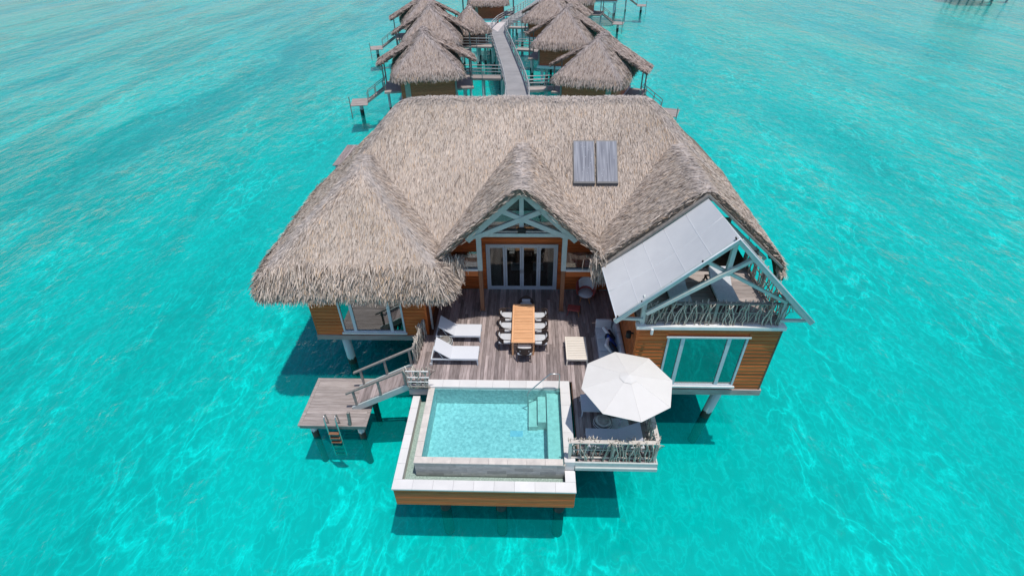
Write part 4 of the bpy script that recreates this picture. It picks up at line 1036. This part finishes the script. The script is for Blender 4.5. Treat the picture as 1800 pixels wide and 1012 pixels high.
# ------------------------------------------------------------------ bungalows
def hut_roof(hw, yf, yb, ze, slope, dens, wings=True):
    """thatched hip roof in local coords: sheet arrays and straw chunks"""
    d = lambda x, y: rrect_d(x, y, -hw, hw, yf, yb, .35)
    def f(x, y):
        z = smin(smin(ze+slope*(x+hw), ze+slope*(hw-x), .35), smin(ze+slope*(y-yf), ze+slope*1.25*(yb-y), .3), .35)
        return eave_curl(z, d(x, y), .22, .4)
    V, F = sheet(f, lambda x, y: d(x, y) > 0, -hw, hw, yf, yb, .17, .28)
    hipd = lambda x, y: np.minimum(np.minimum(np.abs((x+hw)-(y-yf)), np.abs((hw-x)-(y-yf))), np.where(y > yf+hw-.4, np.abs(x), 9))
    ch = [scatter(f, lambda x, y: d(x, y) > 0, -hw, hw, yf, yb, dens, hipd, (.3, .6), (.028, .06))]
    for n, off, dr in ((900, .03, 1.8), (700, .2, 1.1)):
        x, y, ox, oy = along(n, [(-hw, yb), (-hw, yf+.35), (-hw+.35, yf), (hw-.35, yf), (hw, yf+.35), (hw, yb)])
        x = x-ox*off; y = y-oy*off; ch.append(fringe(x, y, f(x, y)-rng.uniform(0, .22, n), ox, oy, dr, (.3, .6), (.03, .07)))
    Vw, Fw = [], []
    if wings:
        for s in (-1, 1):
            # low-pitched wing running out sideways behind the front hip
            def g(x, y, s=s): return 4.15-.52*(np.abs(x)-1.4)
            x0, x1 = (1.2, 4.6) if s > 0 else (-4.6, -1.2)
            V2, F2 = sheet(g, lambda x, y: np.abs(x) > 1, x0, x1, 1.0, 3.9, .17, .22)
            Vw.append(V2); Fw.append(F2)
            ch.append(scatter(g, lambda x, y: np.abs(x) > 1, x0, x1, 1.0, 3.9, dens, lambda x, y: np.full(np.shape(x), 9.), (.4, .7), (.035, .075)))
            n = 260; x = np.full(n, s*4.58); y = rng.uniform(1, 3.9, n)
            ch.append(fringe(x, y, g(x, y)-rng.uniform(0, .15, n), np.full(n, float(s)), np.zeros(n), 1.0, (.25, .5), (.03, .07)))
            n = 300; x = rng.uniform(x0, x1, n); y = np.full(n, 1.0)
            ch.append(fringe(x, y, g(x, y)-rng.uniform(0, .15, n), np.full(n, s*.8), np.full(n, -.2), .5, (.25, .5), (.03, .07)))
    mb = MB(); mb.add(V, [tuple(int(i) for i in q) for q in F])
    for a, b in zip(Vw, Fw): mb.add(a, [tuple(int(i) for i in q) for q in b])
    return mb, ch
def make_bungalow():
    t = thing('thatched_bungalow', '', 'bungalow')
    mb, ch = hut_roof(3.3, -3.1, 6.0, 2.3, .92, 260)
    rf_ = mb.build('roof', 'underlay', t); straw_object('thatch', ch, rf_, (.80, .77, .80))
    wl_ = MB().box(-2.55, 2.55, -2.2, 5.2, .02, 2.3).build('wall', 'hut_wall', t)
    for i in range(9): 
        z = .05+i*.2; piece('board', 'hut_wall', wl_, -2.56, 2.56, -2.235, -2.203, z, z+.19)
    piece('shutter', 'panel_light', t, -2.2, -1.7, -2.27, -2.24, .15, 1.7)
    piece('corner_post', 'grey_wood', t, 2.45, 2.6, -2.3, -2.24, 0, 2)
    piece('floor_slab', 'white_paint', t, -2.7, 2.7, -2.4, 5.3, -.28, .0)
    piece('side_deck', 'deck_x', t, -4.4, -2.72, .6, 4.6, -.16, 0); piece('side_deck', 'deck_x', t, 2.72, 4.4, .6, 4.6, -.16, 0)
    for x in (-4.3, 4.3):
        for y in (1.2, 3.7): piece('porch_post', 'grey_wood', t, x-.06, x+.06, y-.06, y+.06, .003, 2.35)
        MB().tube([(x, .7, .9), (x, 4.5, .9)], .04, 5).build('deck_rail', 'rail_metal', t)
    for x in (-2.2, 2.2):
        for y in (-1.8, 1.5, 4.8): MB().tube([(x, y, -.2), (x, y, BED)], .17, 8).build('pile', 'pile', t, True)
    for x in (-4.2, 4.2): MB().tube([(x, 2.6, -.16), (x, 2.6, BED)], .13, 8).build('pile', 'pile', t, True)
    # outer stairs and swim platform
    for y in (2.0, 2.9):
        MB().beam((-4.4, y, -.05), (-6.3, y, -1.25), .06, .2).build('stair_stringer', 'grey_wood', t)
        MB().beam((-4.4, y, .85), (-6.3, y, -.35), .05, .05).build('stair_rail', 'grey_wood', t)
        for u in (.1, .55, .98): piece('stair_baluster', 'grey_wood', t, -4.4-1.9*u-.03, -4.4-1.9*u+.03, y-.03, y+.03, -.05-1.2*u, .85-1.2*u)
    for i in range(7):
        u = (i+.5)/7; piece('tread', 'deck', t, -4.4-1.9*u-.12, -4.4-1.9*u+.12, 2.04, 2.86, -.08-1.2*u, -.03-1.2*u)
    for i in range(12): piece('platform_plank', 'deck_x', t, -8.0, -6.3, 1.2+i*.2, 1.2+i*.2+.192, -1.36, -1.3)
    piece('platform_post', 'grey_wood', t, -8.0, -7.92, 1.1, 1.18, -2.6, -.4)
    MB().tube([(-7.1, 2.4, -1.36), (-7.1, 2.4, BED)], .2, 8).build('platform_pile', 'pile', t, True)
    return t
b0 = make_bungalow()
huts = [(-9.75, 51.3, 10, 1, 1.0, 'nearest thatched bungalow left of the curving walkway, beyond the villa ridge'),
        (-11.3, 64.5, 5, 1, 1.0, 'second thatched bungalow left of the walkway, roof tip over the nearest one'),
        (-13.7, 75.5, 14, 1, 1.0, 'third thatched bungalow left of the walkway, at the top edge'),
        (-6.6, 91.5, 4, 1, .95, 'far bungalow behind the small square hut near the walkway fork'),
        (5.9, 49.0, -20, -1, .97, 'nearest thatched bungalow on the right, its roof touching the villa ridge line'),
        (3.9, 62.6, -11, -1, .98, 'second thatched bungalow right of the walkway with dark wall showing'),
        (2.9, 77.0, -21, -1, .98, 'third thatched bungalow right of the walkway, cut by the top edge'),
        (6.8, 92.0, -16, -1, 1.0, 'fourth thatched bungalow right of the walkway, only its front slope in view'),
        (13.5, 108.0, -10, -1, 1.0, 'far bungalow at the top edge showing only piles and steps'),
        (94.0, 125.5, -10, -1, 1.0, 'distant bungalow base at the upper right corner over open water')]
def drop_parts(o, words):
    for c in list(o.children):
        if c.name.startswith(words): bpy.data.objects.remove(c)
for i, (x, y, a, mx_, s, lb) in enumerate(huts):
    o = b0 if i == 0 else copy_tree(b0)
    if i in (1, 3, 6): drop_parts(o, ('stair', 'platform', 'tread'))
    o.location = (x, y, 0); o.rotation_euler = (0, 0, R(a)); o.scale = (s*mx_, s, (1, 1.04, .97, 1, .98, 1.03, 1, 1.02, 1, 1)[i])
    tag(o, lb, 'bungalow', 'thatched bungalows along the walkway')
# small square hut on the walkway fork
hh = thing('walkway_hut', 'small square thatched hut at the walkway fork', 'hut', (-7.7, 73.2, 0), R(18))
mb, ch = hut_roof(2.25, -2.25, 2.25, 1.8, 1.1, 220, False)
rf_ = mb.build('roof', 'underlay', hh); straw_object('thatch', ch, rf_, (.84, .80, .82))
piece('wall', 'dark_wood', hh, -1.6, 1.6, -1.6, 1.6, .01, 2.1); piece('floor_slab', 'grey_wood', hh, -2, 2, -2, 2, -.2, 0)
for x in (-1.5, 1.5):
    for y in (-1.5, 1.5): MB().tube([(x, y, -.2), (x, y, BED)], .14, 8).build('pile', 'pile', hh)
